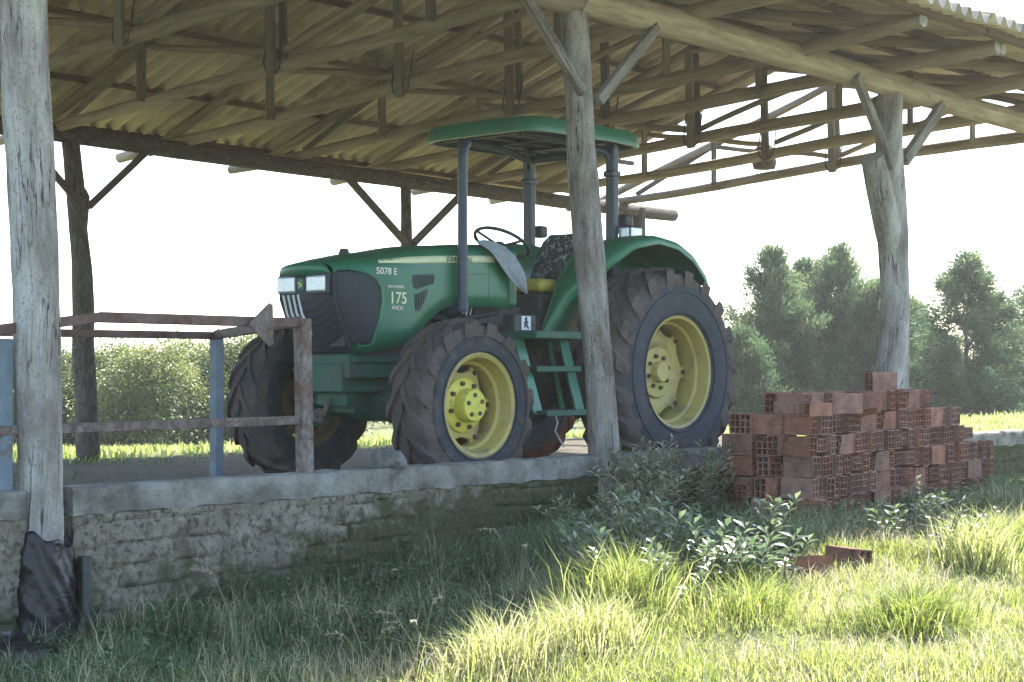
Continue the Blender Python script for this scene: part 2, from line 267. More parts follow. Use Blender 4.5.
# ------------------------------------------------------------------ mesh helpers
class MB:
    def __init__(s): s.v = []; s.f = []; s.m = []; s.uv = {}
    def add(s, vs, fs, mi=0, uvs=None):
        o = len(s.v); s.v += [tuple(p) for p in vs]
        for f in fs: s.f.append(tuple(i + o for i in f)); s.m.append(mi)
        if uvs:
            for i, u in enumerate(uvs): s.uv[o + i] = u
        return s
    def box(s, c, d, rot=None, mi=0):
        x, y, z = d[0] / 2, d[1] / 2, d[2] / 2
        vs = [Vector(p) for p in ((-x, -y, -z), (x, -y, -z), (x, y, -z), (-x, y, -z), (-x, -y, z), (x, -y, z), (x, y, z), (-x, y, z))]
        if rot is not None: vs = [rot @ p for p in vs]
        c = Vector(c)
        return s.add([p + c for p in vs], [(3, 2, 1, 0), (4, 5, 6, 7), (0, 1, 5, 4), (1, 2, 6, 5), (2, 3, 7, 6), (3, 0, 4, 7)], mi, [(p.x + p.y, p.z) for p in vs])
    def beam(s, a, b, w, h, mi=0, up=(0, 0, 1)):
        a, b = Vector(a), Vector(b); d = (b - a); L = d.length; d.normalize()
        u = Vector(up); r = d.cross(u)
        if r.length < 1e-3: r = d.cross(Vector((1, 0, 0)))
        r.normalize(); u = r.cross(d)
        vs = []; uv = []
        for t, p in ((0, a), (L, b)):
            for k, (i, j) in enumerate(((-1, -1), (1, -1), (1, 1), (-1, 1))): vs.append(p + r * (i * w / 2) + u * (j * h / 2)); uv.append((k * .1, t))
        return s.add(vs, [(3, 2, 1, 0), (4, 5, 6, 7), (0, 1, 5, 4), (1, 2, 6, 5), (2, 3, 7, 6), (3, 0, 4, 7)], mi, uv)
    def tube(s, path, rad, n=12, caps=True, mi=0, capmi=None, flat=1.0, lump=0.0, seed=0, closed=False):
        path = [Vector(p) for p in path]; N = len(path)
        rad = rad if isinstance(rad, (list, tuple)) else [rad] * N
        vs = []; uv = []; L = 0; prev = None
        for i, p in enumerate(path):
            if closed: d = path[(i + 1) % N] - path[i - 1]
            else: d = path[min(i + 1, N - 1)] - path[max(i - 1, 0)]
            d.normalize()
            if prev is None:
                ref = Vector((0, 0, 1)) if abs(d.z) < .9 else Vector((1, 0, 0))
                r = d.cross(ref).normalized()
            else: r = (prev - d * prev.dot(d)).normalized()
            prev = r; u = d.cross(r)
            if i: L += (path[i] - path[i - 1]).length
            for k in range(n + 1):
                a = 2 * math.pi * (k % n) / n
                q = rad[i]
                if lump: q *= 1 + lump * mnoise.noise(Vector((math.cos(a) * 1.1 + seed * 9.1, math.sin(a) * 1.1, L * 2.2 + seed))) + lump * .5 * mnoise.noise(Vector((math.cos(a) * 3 + seed * 3.1, math.sin(a) * 3, L * 1.2))) + lump * .35 * mnoise.noise(Vector((math.cos(a) * 6 + seed, math.sin(a) * 6, L * 5)))
                vs.append(p + r * (math.cos(a) * q) + u * (math.sin(a) * q * flat)); uv.append((k / n * max(.3, rad[i] * 6.28), L))
        fs = []; W = n + 1
        for i in range(N if closed else N - 1):
            j = (i + 1) % N
            for k in range(n): fs.append((i * W + k, i * W + k + 1, j * W + k + 1, j * W + k))
        s.add(vs, fs, mi, uv)
        if caps and not closed:
            cm = mi if capmi is None else capmi
            o = len(s.v)
            s.add([vs[k] for k in range(n)], [tuple(range(n - 1, -1, -1))], cm, [(0, 0)] * n)
            s.add([vs[(N - 1) * W + k] for k in range(n)], [tuple(range(n))], cm, [(0, 0)] * n)
        return s
    def lathe(s, prof, c=(0, 0, 0), n=48, mi=0, closed=False, sgn=1):
        """profile of (radius, y) turned about a line parallel to Y"""
        vs = []; P = len(prof)
        for k in range(n):
            a = 2 * math.pi * k / n
            for r, y in prof: vs.append((c[0] + r * math.cos(a), c[1] + y * sgn, c[2] + r * math.sin(a)))
        fs = []
        for k in range(n):
            j = (k + 1) % n
            for i in range(P - 1 if not closed else P):
                i2 = (i + 1) % P
                f = (k * P + i, k * P + i2, j * P + i2, j * P + i)
                fs.append(f if sgn > 0 else f[::-1])
        return s.add(vs, fs, mi)
    def prism(s, poly, y0, y1, axis='y', mi=0):
        n = len(poly)
        def P(a, b, c): return (a, c, b) if axis == 'y' else ((c, a, b) if axis == 'x' else (a, b, c))
        vs = [P(a, b, y0) for a, b in poly] + [P(a, b, y1) for a, b in poly]
        fs = [tuple(range(n)), tuple(range(2 * n - 1, n - 1, -1))] + [(i, i + n, (i + 1) % n + n, (i + 1) % n) for i in range(n)]
        return s.add(vs, fs, mi)
    def grid(s, pts, mi=0, closeu=False):
        nr, nc = len(pts), len(pts[0])
        vs = [p for r in pts for p in r]; fs = []
        for i in range(nr if closeu else nr - 1):
            j = (i + 1) % nr
            for k in range(nc - 1): fs.append((i * nc + k, i * nc + k + 1, j * nc + k + 1, j * nc + k))
        return s.add(vs, fs, mi)
    def build(s, name, mats, parent=None, smooth=40, bevel=0, loc=None, solid=0, subsurf=0, fixn=False):
        me = bpy.data.meshes.new(name); me.from_pydata(s.v, [], s.f)
        mats = mats if isinstance(mats, (list, tuple)) else [mats]
        for m in mats: me.materials.append(m)
        me.polygons.foreach_set('material_index', s.m)
        uvl = me.uv_layers.new(name='UVMap')
        lv = [l.vertex_index for l in me.loops]
        flat = []
        for i in lv: flat += s.uv.get(i, (s.v[i][0] + s.v[i][1], s.v[i][2]))
        uvl.data.foreach_set('uv', flat)
        if fixn:
            import bmesh
            bm = bmesh.new(); bm.from_mesh(me); bmesh.ops.remove_doubles(bm, verts=bm.verts, dist=1e-5); bmesh.ops.recalc_face_normals(bm, faces=bm.faces); bm.to_mesh(me); bm.free()
        if smooth:
            me.polygons.foreach_set('use_smooth', [True] * len(me.polygons))
            try: me.set_sharp_from_angle(angle=R(smooth))
            except Exception: pass
        me.update()
        o = bpy.data.objects.new(name, me); COL.objects.link(o)
        if parent: o.parent = parent
        if loc is not None: o.location = loc
        if solid:
            q = o.modifiers.new('Solid', 'SOLIDIFY'); q.thickness = solid; q.offset = 0
        if bevel:
            q = o.modifiers.new('Bevel', 'BEVEL'); q.width = bevel; q.segments = 2; q.limit_method = 'ANGLE'; q.angle_limit = R(35)
        if subsurf:
            q = o.modifiers.new('Sub', 'SUBSURF'); q.levels = subsurf; q.render_levels = subsurf
        return o

def tag(o, label, cat, group=None, kind=None):
    if label: o['label'] = label
    if cat: o['category'] = cat
    if group: o['group'] = group
    if kind: o['kind'] = kind
    return o
def thing(name, label, cat, loc=(0, 0, 0), group=None, rz=0):
    o = bpy.data.objects.new(name, None); COL.objects.link(o); o.location = loc; o.rotation_euler = (0, 0, rz)
    return tag(o, label, cat, group)
def structure(o): o['kind'] = 'structure'; return o

def leafmesh(name, V, T, tint, material, parent=None, quads=False):
    """V (n,k,3) leaf corner arrays, T tri/quad index pattern within one leaf, tint per leaf"""
    n, k = V.shape[0], V.shape[1]
    T = np.array(T); fv = T.shape[1]
    faces = (np.arange(n)[:, None, None] * k + T[None]).reshape(-1, fv)
    me = bpy.data.meshes.new(name)
    me.vertices.add(n * k); me.vertices.foreach_set('co', V.reshape(-1).astype(np.float32))
    me.loops.add(faces.size); me.loops.foreach_set('vertex_index', faces.reshape(-1).astype(np.int32))
    me.polygons.add(len(faces)); me.polygons.foreach_set('loop_start', (np.arange(len(faces)) * fv).astype(np.int32))
    me.materials.append(material)
    me.update(calc_edges=True)
    a = me.attributes.new('tint', 'FLOAT', 'POINT'); a.data.foreach_set('value', np.repeat(np.clip(tint, 0, 1), k).astype(np.float32))
    me.validate()
    o = bpy.data.objects.new(name, me); COL.objects.link(o)
    if parent: o.parent = parent
    return o

def blades(base, az, length, width, bend, lean=None):
    """curved grass blades: 5 corners each"""
    n = len(base); d = np.stack([np.cos(az), np.sin(az), np.zeros(n)], 1); s = np.stack([-np.sin(az), np.cos(az), np.zeros(n)], 1)
    th = rng.uniform(0, 6.28, n); s = np.stack([np.cos(th), np.sin(th), np.zeros(n)], 1)
    up = np.array([0, 0, 1.0])
    L = length[:, None]; b = bend[:, None]; w = width[:, None]
    mid = base + up * L * .55 * (1 - .25 * b) + d * L * .22 * b
    tip = base + up * L * (1 - .55 * b) + d * L * .72 * b
    V = np.stack([base - s * w, base + s * w, mid + s * w * .75, mid - s * w * .75, tip], 1)
    return V, [(0, 1, 2), (0, 2, 3), (3, 2, 4)]

# ------------------------------------------------------------------ ground
def sstep(a, b, x):
    t = np.clip((x - a) / (b - a), 0, 1); return t * t * (3 - 2 * t)
def vn(x, y, s, seed=0):
    """cheap smooth value noise from sines"""
    return (np.sin(x * s + seed) * np.cos(y * s * 1.13 + seed * 2.1) + .5 * np.sin(x * s * 2.3 + y * s * 1.7 + seed * 3.3) + .3 * np.cos(x * s * 4.1 - y * s * 3.7 + seed)) / 1.8
def ground_z(x, y):
    x = np.asarray(x, float); y = np.asarray(y, float)
    out = -.42 - .10 * (1 - sstep(4.6, 6.4, x)) + .20 * sstep(6.2, 9.2, x) * sstep(2.6, 5.0, y) + .05 * vn(x, y, 1.5, 1.3) + .025 * vn(x, y, 4.5, .4)
    out = out + .10 * np.exp(-(((x - 6.1) / .7) ** 2 + ((y - 4.9) / .5) ** 2))
    out = out - .25 * sstep(3.5, 0, y)
    ins = .012 * vn(x, y, 2.2, 2.0)
    far = -.05 + .03 * vn(x, y, .35, .7) - .042 * np.clip(np.hypot(x, y) - 17, 0, 30) - 1.2 * sstep(60, 200, np.hypot(x, y))
    ins = ins * (1 - sstep(13, 16, y)) + far * sstep(13, 16, y)
    return out * (1 - sstep(7.10, 7.18, y)) + ins * sstep(7.10, 7.18, y)

def axis_coords(fine, lo, hi):
    c = list(fine)
    s = .3
    while c[-1] < hi: c.append(c[-1] + s); s *= 1.35
    s = .3
    while c[0] > lo: c.insert(0, c[0] - s); s *= 1.35
    return np.array(c)
gx = axis_coords(np.arange(2, 18, .09), -900, 900)
gy = axis_coords(np.concatenate([np.arange(1.5, 7.05, .09), np.array([7.08, 7.10, 7.14, 7.18, 7.22]), np.arange(7.3, 18, .15)]), -900, 900)
GX, GY = np.meshgrid(gx, gy); GZ = ground_z(GX, GY)
me = bpy.data.meshes.new('ground')
nv = GX.size; me.vertices.add(nv); me.vertices.foreach_set('co', np.stack([GX, GY, GZ], -1).reshape(-1).astype(np.float32))
ii = np.arange(len(gy) - 1)[:, None] * len(gx) + np.arange(len(gx) - 1)[None]
fc = np.stack([ii, ii + 1, ii + 1 + len(gx), ii + len(gx)], -1).reshape(-1, 4)
me.loops.add(fc.size); me.loops.foreach_set('vertex_index', fc.reshape(-1).astype(np.int32))
me.polygons.add(len(fc)); me.polygons.foreach_set('loop_start', (np.arange(len(fc)) * 4).astype(np.int32))
me.polygons.foreach_set('use_smooth', [True] * len(fc))
me.materials.append(M['ground']); me.update(calc_edges=True)
g = bpy.data.objects.new('ground', me); COL.objects.link(g); structure(g)

# ------------------------------------------------------------------ the open shed
YP, YB, YM = 7.10, 13.0, 10.0
shed = thing('open_shed', 'open farm shed of rough logs and corrugated sheets standing over the tractor', 'shed', (11, 10, 0))
def wp(parent_loc):  # children are modelled in world space, offset by their thing's place
    return (-parent_loc[0], -parent_loc[1], -parent_loc[2])
SO = Vector((-11, -10, 0))
def sbuild(mb, name, m, parent, **k):
    o = mb.build(name, m, parent, **k)
    if parent is shed: o.location = SO
    return o
def wob_path(a, b, n, amp, seed, sag=0.0):
    a, b = Vector(a), Vector(b); out = []
    for i in range(n + 1):
        t = i / n; p = a.lerp(b, t); e = math.sin(math.pi * t)
        p += Vector((mnoise.noise(Vector((t * 2.3, seed, .3))), mnoise.noise(Vector((t * 2.3, seed, 5.3))), mnoise.noise(Vector((t * 2.3, seed, 9.7))))) * amp * min(1, e * 3)
        p.z -= sag * e; out.append(p)
    return out
def log(name, parent, a, b, r0, r1, seed, amp=.03, n=14, m=('log', 'cutend'), lump=.10, sag=0.0, seg=14):
    mb = MB(); path = wob_path(a, b, n, amp, seed, sag)
    rad = [r0 + (r1 - r0) * i / n for i in range(n + 1)]
    mb.tube(path, rad, seg, True, 0, 1, lump=lump, seed=seed)
    return sbuild(mb, name, [M[m[0]], M[m[1]]], parent, smooth=50)

def post(path, rad, m, seed, lump=.14, flat=1.0, seg=20):
    # resample for lumps
    P = [Vector(p) for p in path]; pp = []; rr = []
    for i in range(len(P) - 1):
        k = max(2, int((P[i + 1] - P[i]).length / .09))
        for j in range(k):
            t = j / k; pp.append(P[i].lerp(P[i + 1], t)); rr.append(rad[i] + (rad[i + 1] - rad[i]) * t)
    pp.append(P[-1]); rr.append(rad[-1])
    mb = MB(); mb.tube(pp, rr, seg, True, 0, 0, flat=flat, lump=lump, seed=seed)
    return mb
# front row
p1 = sbuild(post([(4.60, 7.08, -.7), (4.61, 7.09, .2), (4.60, 7.1, 1.2), (4.55, 7.1, 2.2), (4.50, 7.1, 3.18)], [.130, .112, .108, .112, .102], 'greypost', 1, .16), 'post', M['greypost'], shed, smooth=60)
p2 = sbuild(post([(9.08, 7.12, .20), (9.01, 7.11, .8), (8.87, 7.1, 1.7), (8.80, 7.1, 2.3), (8.72, 7.1, 3.2)], [.112, .098, .106, .095, .092], 'post', 2, .13), 'post', M['post'], shed, smooth=60)
mb = post([(12.95, 7.1, -.2), (13.00, 7.1, .45), (13.09, 7.1, 1.0), (13.13, 7.1, 1.5), (13.09, 7.1, 1.95), (13.03, 7.1, 2.35), (13.02, 7.1, 2.75), (13.04, 7.1, 3.2)], [.25, .175, .130, .125, .135, .135, .115, .105], 'greypost', 3, .07)
stub = [(13.10, 7.1, 1.75), (13.0, 7.1, 2.05), (12.85, 7.1, 2.38), (12.70, 7.09, 2.62)]
mb.tube(stub, [.10, .12, .115, .095], 18, True, 0, 0, lump=.06, seed=33)
p3 = sbuild(mb, 'post', M['greypost'], shed, smooth=60)
p3['label'] = 'pale forked tree trunk post'
p4 = sbuild(post([(17.25, 7.1, -.1), (17.28, 7.1, 1.6), (17.28, 7.1, 3.2)], [.13, .11, .1], 'post', 4), 'post', M['post'], shed, smooth=60)
# back row
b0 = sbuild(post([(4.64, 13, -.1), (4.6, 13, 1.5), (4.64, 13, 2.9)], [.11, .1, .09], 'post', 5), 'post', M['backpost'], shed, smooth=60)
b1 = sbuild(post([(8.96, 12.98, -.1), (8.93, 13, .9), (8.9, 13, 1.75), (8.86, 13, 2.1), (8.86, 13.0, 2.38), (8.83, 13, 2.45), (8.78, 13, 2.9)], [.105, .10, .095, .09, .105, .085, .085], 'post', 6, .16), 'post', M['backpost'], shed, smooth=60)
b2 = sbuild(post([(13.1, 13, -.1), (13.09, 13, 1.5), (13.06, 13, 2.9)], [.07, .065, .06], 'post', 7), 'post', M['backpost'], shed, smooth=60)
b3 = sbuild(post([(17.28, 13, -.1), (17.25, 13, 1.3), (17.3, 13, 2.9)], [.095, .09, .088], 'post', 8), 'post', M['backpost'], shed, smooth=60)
def brace(p, a, b, m='backpost', w=.055, h=.075):
    mb = MB(); mb.beam(a, b, w, h); sbuild(mb, 'brace', M[m], p, bevel=.006, smooth=0)
brace(p2, (8.06, 7.0, 3.24), (8.72, 7.02, 2.66), 'post', .05, .075); brace(p2, (9.52, 7.0, 3.22), (8.86, 7.0, 2.62), 'post', .05, .075)
brace(p3, (12.28, 7.0, 3.24), (12.92, 7.02, 2.55), 'post', .06, .08); brace(p3, (13.80, 7.0, 3.18), (13.14, 7.02, 2.62), 'post', .06, .10)
brace(p1, (3.95, 7.0, 3.24), (4.55, 7.0, 2.6), 'post', .05, .07)
brace(p4, (16.5, 7.0, 3.24), (17.2, 7.0, 2.6), 'post', .05, .07)
brace(b1, (9.62, 12.95, 2.90), (8.94, 12.95, 2.30), 'backpost', .045, .06); brace(b1, (8.2, 12.95, 2.92), (8.82, 12.95, 2.34), 'backpost', .045, .06)
brace(b2, (12.1, 12.95, 2.88), (13.02, 12.95, 2.20)); brace(b2, (14.0, 12.95, 2.88), (13.12, 12.95, 2.20))
brace(b3, (16.5, 12.95, 2.88), (17.2, 12.95, 2.25), 'backpost', .05, .06); brace(b0, (5.4, 12.95, 2.9), (4.7, 12.95, 2.3), 'backpost', .05, .06)
# wall plates (long beams along the posts)
log('wall_plate', shed, (2.2, 7.1, 3.28), (8.9, 7.1, 3.28), .085, .10, 21, .03)
log('wall_plate', shed, (8.72, 7.08, 3.30), (17.9, 7.1, 3.25), .115, .095, 22, .05, 20)
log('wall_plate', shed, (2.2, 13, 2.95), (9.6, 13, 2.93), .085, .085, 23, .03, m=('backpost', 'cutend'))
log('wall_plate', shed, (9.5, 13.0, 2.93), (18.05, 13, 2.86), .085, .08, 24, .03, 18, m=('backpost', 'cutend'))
# roof planes
def zback(y): return 4.30 - (y - 10.05) * .342
def zfront(y): return 4.30 - (10.05 - y) * .186
# trusses
for k in range(-3, 8):
    X = 7.224 + 1.405 * k
    j = rnd.uniform(-.04, .04)
    zc = lambda y: 3.185 + (10 - y) * .0615
    ch = log('tie_beam', shed, (X + j, 5.98 + rnd.uniform(-.08, .08), zc(6.0)), (X - j, 13.95 + rnd.uniform(-.1, .15), zc(13.95)), .066 + rnd.uniform(-.008, .010), .050 + rnd.uniform(-.006, .008), 40 + k, .07, 20, lump=.12)
    def sub(name, a, b, w, h, m='hanger'):
        mb = MB(); mb.beam(a, b, w, h); return mb.build(name, M[m], ch, bevel=.005, smooth=0)
    log('rafter', ch, (X + .06, 13.6, zback(13.6) - .12), (X + .03, 10.05, zback(10.05) - .16), .05, .045, 60 + k, .03, 10)
    log('rafter', ch, (X + .06, 6.0, zfront(6.0) - .12), (X + .03, 10.05, zfront(10.05) - .16), .05, .045, 80 + k, .03, 10)
    sub('king_post', (X - .06, 10.0, 3.10), (X - .06, 10.03, 4.12), .04, .085)
    k % 2 and sub('king_post', (X + .07, 10.0, 3.26), (X + .07, 10.03, 4.10), .03, .07)
    log('strut', ch, (X + .01, 10.08, 3.30), (X + .02, 11.7, zback(11.7) - .18), .032, .028, 100 + k, .02, 8, seg=8)
    log('strut', ch, (X + .01, 9.92, 3.30), (X + .02, 8.2, zfront(8.2) - .18), .032, .028, 120 + k, .02, 8, seg=8)
    sub('upright', (X - .09, 11.62, zc(11.6) - .02), (X - .09, 11.62, zback(11.6) - .12), .03, .085)
    sub('upright', (X - .09, 8.25, zc(8.2) - .02), (X - .09, 8.25, zfront(8.2) - .1), .03, .085)
    if k % 2 == 1: sub('strut', (X + .05, 12.9, zc(12.9) + .05), (X + .05, 11.7, zback(11.7) - .16), .03, .06)
    if k % 2 == 0: sub('strut', (X + .06, 7.1, zc(7.1) + .07), (X + .06, 8.3, zfront(8.3) - .16), .03, .06)
    mb = MB(); pts = [(X - .05 + .12 * math.cos(a) * 0, 10.0 + .10 * math.cos(a), 3.22 + .11 * math.sin(a)) for a in np.linspace(math.pi, 2 * math.pi, 9)]
    pts = [(X, 9.90, 3.48)] + pts + [(X, 10.10, 3.48)]
    mb.tube(pts, .008, 6); mb.build('strap', M['iron'], ch)
# purlins
for y in (13.45, 12.6, 11.65, 10.75, 10.12):
    X = 2.0
    while X < 16.4:
        e = min(X + rnd.uniform(4.5, 6.0), 16.6); mb = MB(); z = zback(y) - .052; dz = rnd.uniform(-.006, .006)
        mb.beam((X, y + rnd.uniform(-.03, .03), z + dz), (e - .01, y + rnd.uniform(-.03, .03), z), .065, .05); sbuild(mb, 'purlin', M['purlin'], shed, smooth=0, bevel=.004); X = e
for y in (5.95, 6.75, 7.65, 8.6, 9.5, 9.97):
    X = 2.0
    while X < 17.4:
        e = min(X + rnd.uniform(4.5, 6.0), 17.5); mb = MB(); z = zfront(y) - .052
        mb.beam((X, y + rnd.uniform(-.03, .03), z), (e - .01, y + rnd.uniform(-.03, .03), z), .08, .05); sbuild(mb, 'purlin', M['purlin'], shed, smooth=0, bevel=.004); X = e
# corrugated sheets
def sheet(x0, ya, yb, zf, lift):
    mb = MB(); P = .177; nw = 6; n = nw * 8 + 1; w = nw * P + .03
    tl = rnd.uniform(-.012, .012); jy = rnd.uniform(-.02, .02)
    rows = []
    for t in (0, .25, .5, .75, 1):
        y = ya + (yb - ya) * t
        rows.append([(x0 + w * i / (n - 1), y + jy, zf(y) + lift + (0.042 * math.tanh(1.5 * math.cos(2 * math.pi * (w * i / (n - 1)) / P))) + tl * i / (n - 1)) for i in range(n)])
    mb.grid(rows)
    return sbuild(mb, 'roof_sheet', M['sheet'], shed, smooth=60, solid=.008)
for i in range(14):
    x0 = 2.55 + i * 1.062; l = .012 * (i % 2)
    i < 13 and sheet(x0, 13.72, 11.75, zback, .006 + l); i < 13 and sheet(x0, 11.90, 10.02, zback, .024 + l)
    sheet(x0, 5.72, 7.95, zfront, .006 + l); sheet(x0, 7.80, 10.08, zfront, .024 + l)
# hornet nest lump on the last tie beam
mb = MB()
prof = [(.0, -.02), (.13, -.02), (.15, .06), (.12, .15), (.13, .2), (.08, .27), (0, .28)]
vs = [];
for (r, z) in prof:
    vs.append([(17.05 + r * math.cos(a) * (1 + .12 * math.sin(3 * a + z * 20)), 10.95 + r * math.sin(a), 3.24 + z) for a in np.linspace(0, 2 * math.pi, 17)])
mb.grid(vs)
o = mb.build('hornet_nest', M['plank'], None, smooth=60)
tag(o, 'lumpy brown insect nest sitting on the farthest roof tie beam', 'nest')

# ------------------------------------------------------------------ low block walls between the posts
def wall(x0, x1, label, zt=.234, yoff=0.0, seed=0, pil=False):
    w = thing('low_wall', label, 'wall', ((x0 + x1) / 2, 7.14, -.2))
    off = -Vector(w.location)
    yf = 7.03 + yoff; step = .014
    nx = int((x1 - x0) / step); zs = np.arange(-.62, zt - .128, step)
    xs = np.linspace(x0, x1, nx)
    XX, ZZ = np.meshgrid(xs, zs)
    row = np.floor((ZZ + .62 + .012 * vn(XX, ZZ, 3, seed)) / .112); zr = ((ZZ + .62 + .012 * vn(XX, ZZ, 3, seed)) / .112) % 1
    xr = ((XX + .02 * vn(XX, ZZ, 5, seed) + (row % 2) * .125 + row * .03) / .25) % 1
    groove = np.maximum(np.exp(-((np.minimum(zr, 1 - zr)) * .112 / .008) ** 2), np.exp(-((np.minimum(xr, 1 - xr)) * .25 / .008) ** 2))
    show = np.clip(.42 + .75 * vn(XX + .3 * vn(XX, ZZ, 9, 2), ZZ, 4.2, seed + 1.7), 0, 1)
    blockoff = 0.007 * np.sin(row * 12.9 + np.floor((XX + (row % 2) * .125 + row * .03) / .25) * 78.2 + seed)
    rough = np.array([[mnoise.noise(Vector((x * 9, z * 9, seed))) * .012 + mnoise.noise(Vector((x * 30, z * 30, seed))) * .007 + mnoise.noise(Vector((x * 70, z * 70, seed))) * .004 for x in xs] for z in zs])
    YY = yf + .026 * groove * show - blockoff + rough
    rows = [[(XX[i, j], YY[i, j], ZZ[i, j]) for j in range(nx)] for i in range(len(zs))]
    rows.append([(p[0], yf + .03, zt - .125) for p in rows[-1]])
    mb = MB(); mb.grid(rows)
    for xe in (x0, x1): mb.box((xe + (.05 if xe == x0 else -.05), yf + .115, (zt - .125 - .62) / 2), (.1, .16, .62 + zt - .125))
    mb.box(((x0 + x1) / 2, yf + .15, (zt - .13 - .62) / 2), (x1 - x0 - .02, .12, .61 + zt - .13))
    mb.build('block_face', M['wall'], w, loc=off, smooth=60)
    # coping: cast beam with uneven edges
    mb = MB(); rows = []
    n = max(4, int((x1 - x0) / .04))
    for i in range(n + 1):
        x = x0 + (x1 - x0) * i / n
        q = lambda a: .011 * mnoise.noise(Vector((x * 6, a, seed))) + .006 * mnoise.noise(Vector((x * 25, a, seed)))
        y0_, y1_ = yf - .004, yf + .20
        rows.append([(x, y0_ + q(1), zt - .135 + q(2) * 1.5), (x, y0_ + q(3), zt - .07), (x, y0_ + q(4), zt - .012), (x, y0_ + .012, zt + q(5)), (x, (y0_ + y1_) / 2, zt + .003 + q(6)), (x, y1_ - .01, zt + q(7)), (x, y1_, zt - .02), (x, y1_, zt - .135), (x, y0_ + q(1), zt - .135 + q(2) * 1.5)])
    mb.grid(rows); mb.add([rows[0][i] for i in range(8)], [tuple(range(8))]); mb.add([rows[-1][i] for i in range(8)], [tuple(range(7, -1, -1))])
    mb.build('coping', M['coping'], w, loc=off, smooth=50, fixn=True)
    if pil:
        mb = MB(); mb.box((x1 - .06, yf - .004, (zt - .14 - .6) / 2), (.11, .09, .6 + zt - .15)); mb.build('end_pier', M['coping'], w, loc=off, bevel=.012)
    return w
wall(4.76, 9.0, 'long low block wall with mossy face and cement coping below the tractor', seed=0, pil=True)
wall(1.6, 4.5, 'low block wall left of the pale trunk post', seed=4)
wall(9.13, 12.85, 'low wall behind the weeds and brick pile', .232, .035, seed=7)
wall(13.25, 19.5, 'low wall right of the forked trunk post', .234, .0, seed=9)
mb = MB()
for z in (-.33,): mb.box((4.80, 6.99, -.33), (.05, .05, .46))
o = mb.build('iron_stake', M['engine'], None, bevel=.005); tag(o, 'dark upright stake against the wall beside the black plastic', 'stake')

# ------------------------------------------------------------------ rail pen in front of the tractor
pen = thing('rail_pen', 'rusty iron rail pen of posts and bars in front of the tractor', 'railing', (6.35, 7.1, .23))
PO = -Vector(pen.location)
def pb(name, m, a, b, w, h): mb = MB(); mb.beam(a, b, w, h); return mb.build(name, M[m], pen, loc=PO, bevel=.006, smooth=0)
pb('post', 'greypipe', (6.35, 7.12, .23), (6.33, 7.12, 1.10), .07, .08)
pb('post', 'bluepost', (7.20, 8.96, 0), (7.20, 8.96, 1.03), .07, .07)
pb('post', 'bluepost', (4.45, 7.13, .23), (4.45, 7.13, .96), .055, .055)
pb('rail', 'redrail', (4.98, 7.12, 1.075), (6.31, 7.12, 1.075), .04, .055)
pb('rail', 'redrail', (3.9, 7.12, .935), (4.98, 7.12, 1.075), .04, .05)
pb('rail', 'redrail', (4.2, 8.96, 1.035), (7.24, 8.96, 1.045), .04, .05)
pb('rail', 'redrail', (6.36, 7.18, 1.085), (7.18, 8.94, 1.05), .04, .06)
pb('rail', 'iron', (3.6, 7.12, .515), (6.31, 7.12, .53), .04, .05)
mb = MB(); mb.prism([(5.91, 1.055), (5.93, 1.075), (6.06, 1.18), (6.085, 1.17), (6.09, .955), (6.06, .94)], 7.085, 7.093)
mb.build('metal_plate', M['iron'], pen, loc=PO, smooth=0)

# ------------------------------------------------------------------ black plastic wrapped round the first post
mb = MB(); rows = []
n = 90
for i, z in enumerate(np.linspace(-.60, .0, 28)):
    t = i / 27; row = []
    for k in range(n + 1):
        a = 2 * math.pi * (k % n) / n
        fold = a * 6 + z * 22 + 2.2 * mnoise.noise(Vector((math.cos(a) * 1.5, math.sin(a) * 1.5, z * 3)))
        r = .192 - .058 * t + .018 * mnoise.noise(Vector((math.cos(a) * 2, math.sin(a) * 2, z * 4))) + .012 * (1 - abs(math.sin(fold))) ** 2 + .007 * (1 - abs(math.sin(fold * 1.7 + z * 25))) ** 3
        if t < .2: r += .03 * (1 - t / .2) * (.5 + .5 * math.sin(a * 3 + 1))
        zz = z + (.03 * math.sin(a * 2 + .6) + .015 * math.sin(a * 7)) * t
        row.append((4.625 + r * math.cos(a) * 1.03, 7.085 + r * math.sin(a), zz))
    rows.append(row)
mb.grid(rows)
o = mb.build('plastic_wrap', M['film'], None, smooth=70, solid=.003); tag(o, 'black plastic film wrapped round the foot of the pale trunk post', 'plastic wrap')
mb = MB(); rows = []
for i in range(18):
    t = i / 17; row = []
    for k in range(25):
        a = 2 * math.pi * (k % 24) / 24; h = math.sin(math.pi * t / 2)
        r = .26 * math.cos(math.pi * t / 2) ** .7 * (1 + .2 * mnoise.noise(Vector((math.cos(a) * 2.4, math.sin(a) * 2.4, t * 3))))
        row.append((4.12 + r * math.cos(a) * 1.2, 6.62 + r * math.sin(a) * .8, float(ground_z(4.12, 6.62)) - .02 + .17 * h * (1 + .25 * mnoise.noise(Vector((math.cos(a) * 3, math.sin(a) * 3, 4 + t * 4))))))
    rows.append(row)
mb.grid(rows); o = mb.build('plastic_bag', M['film'], None, smooth=70); tag(o, 'crumpled black plastic bag lying in the grass at the bottom left corner', 'plastic bag')

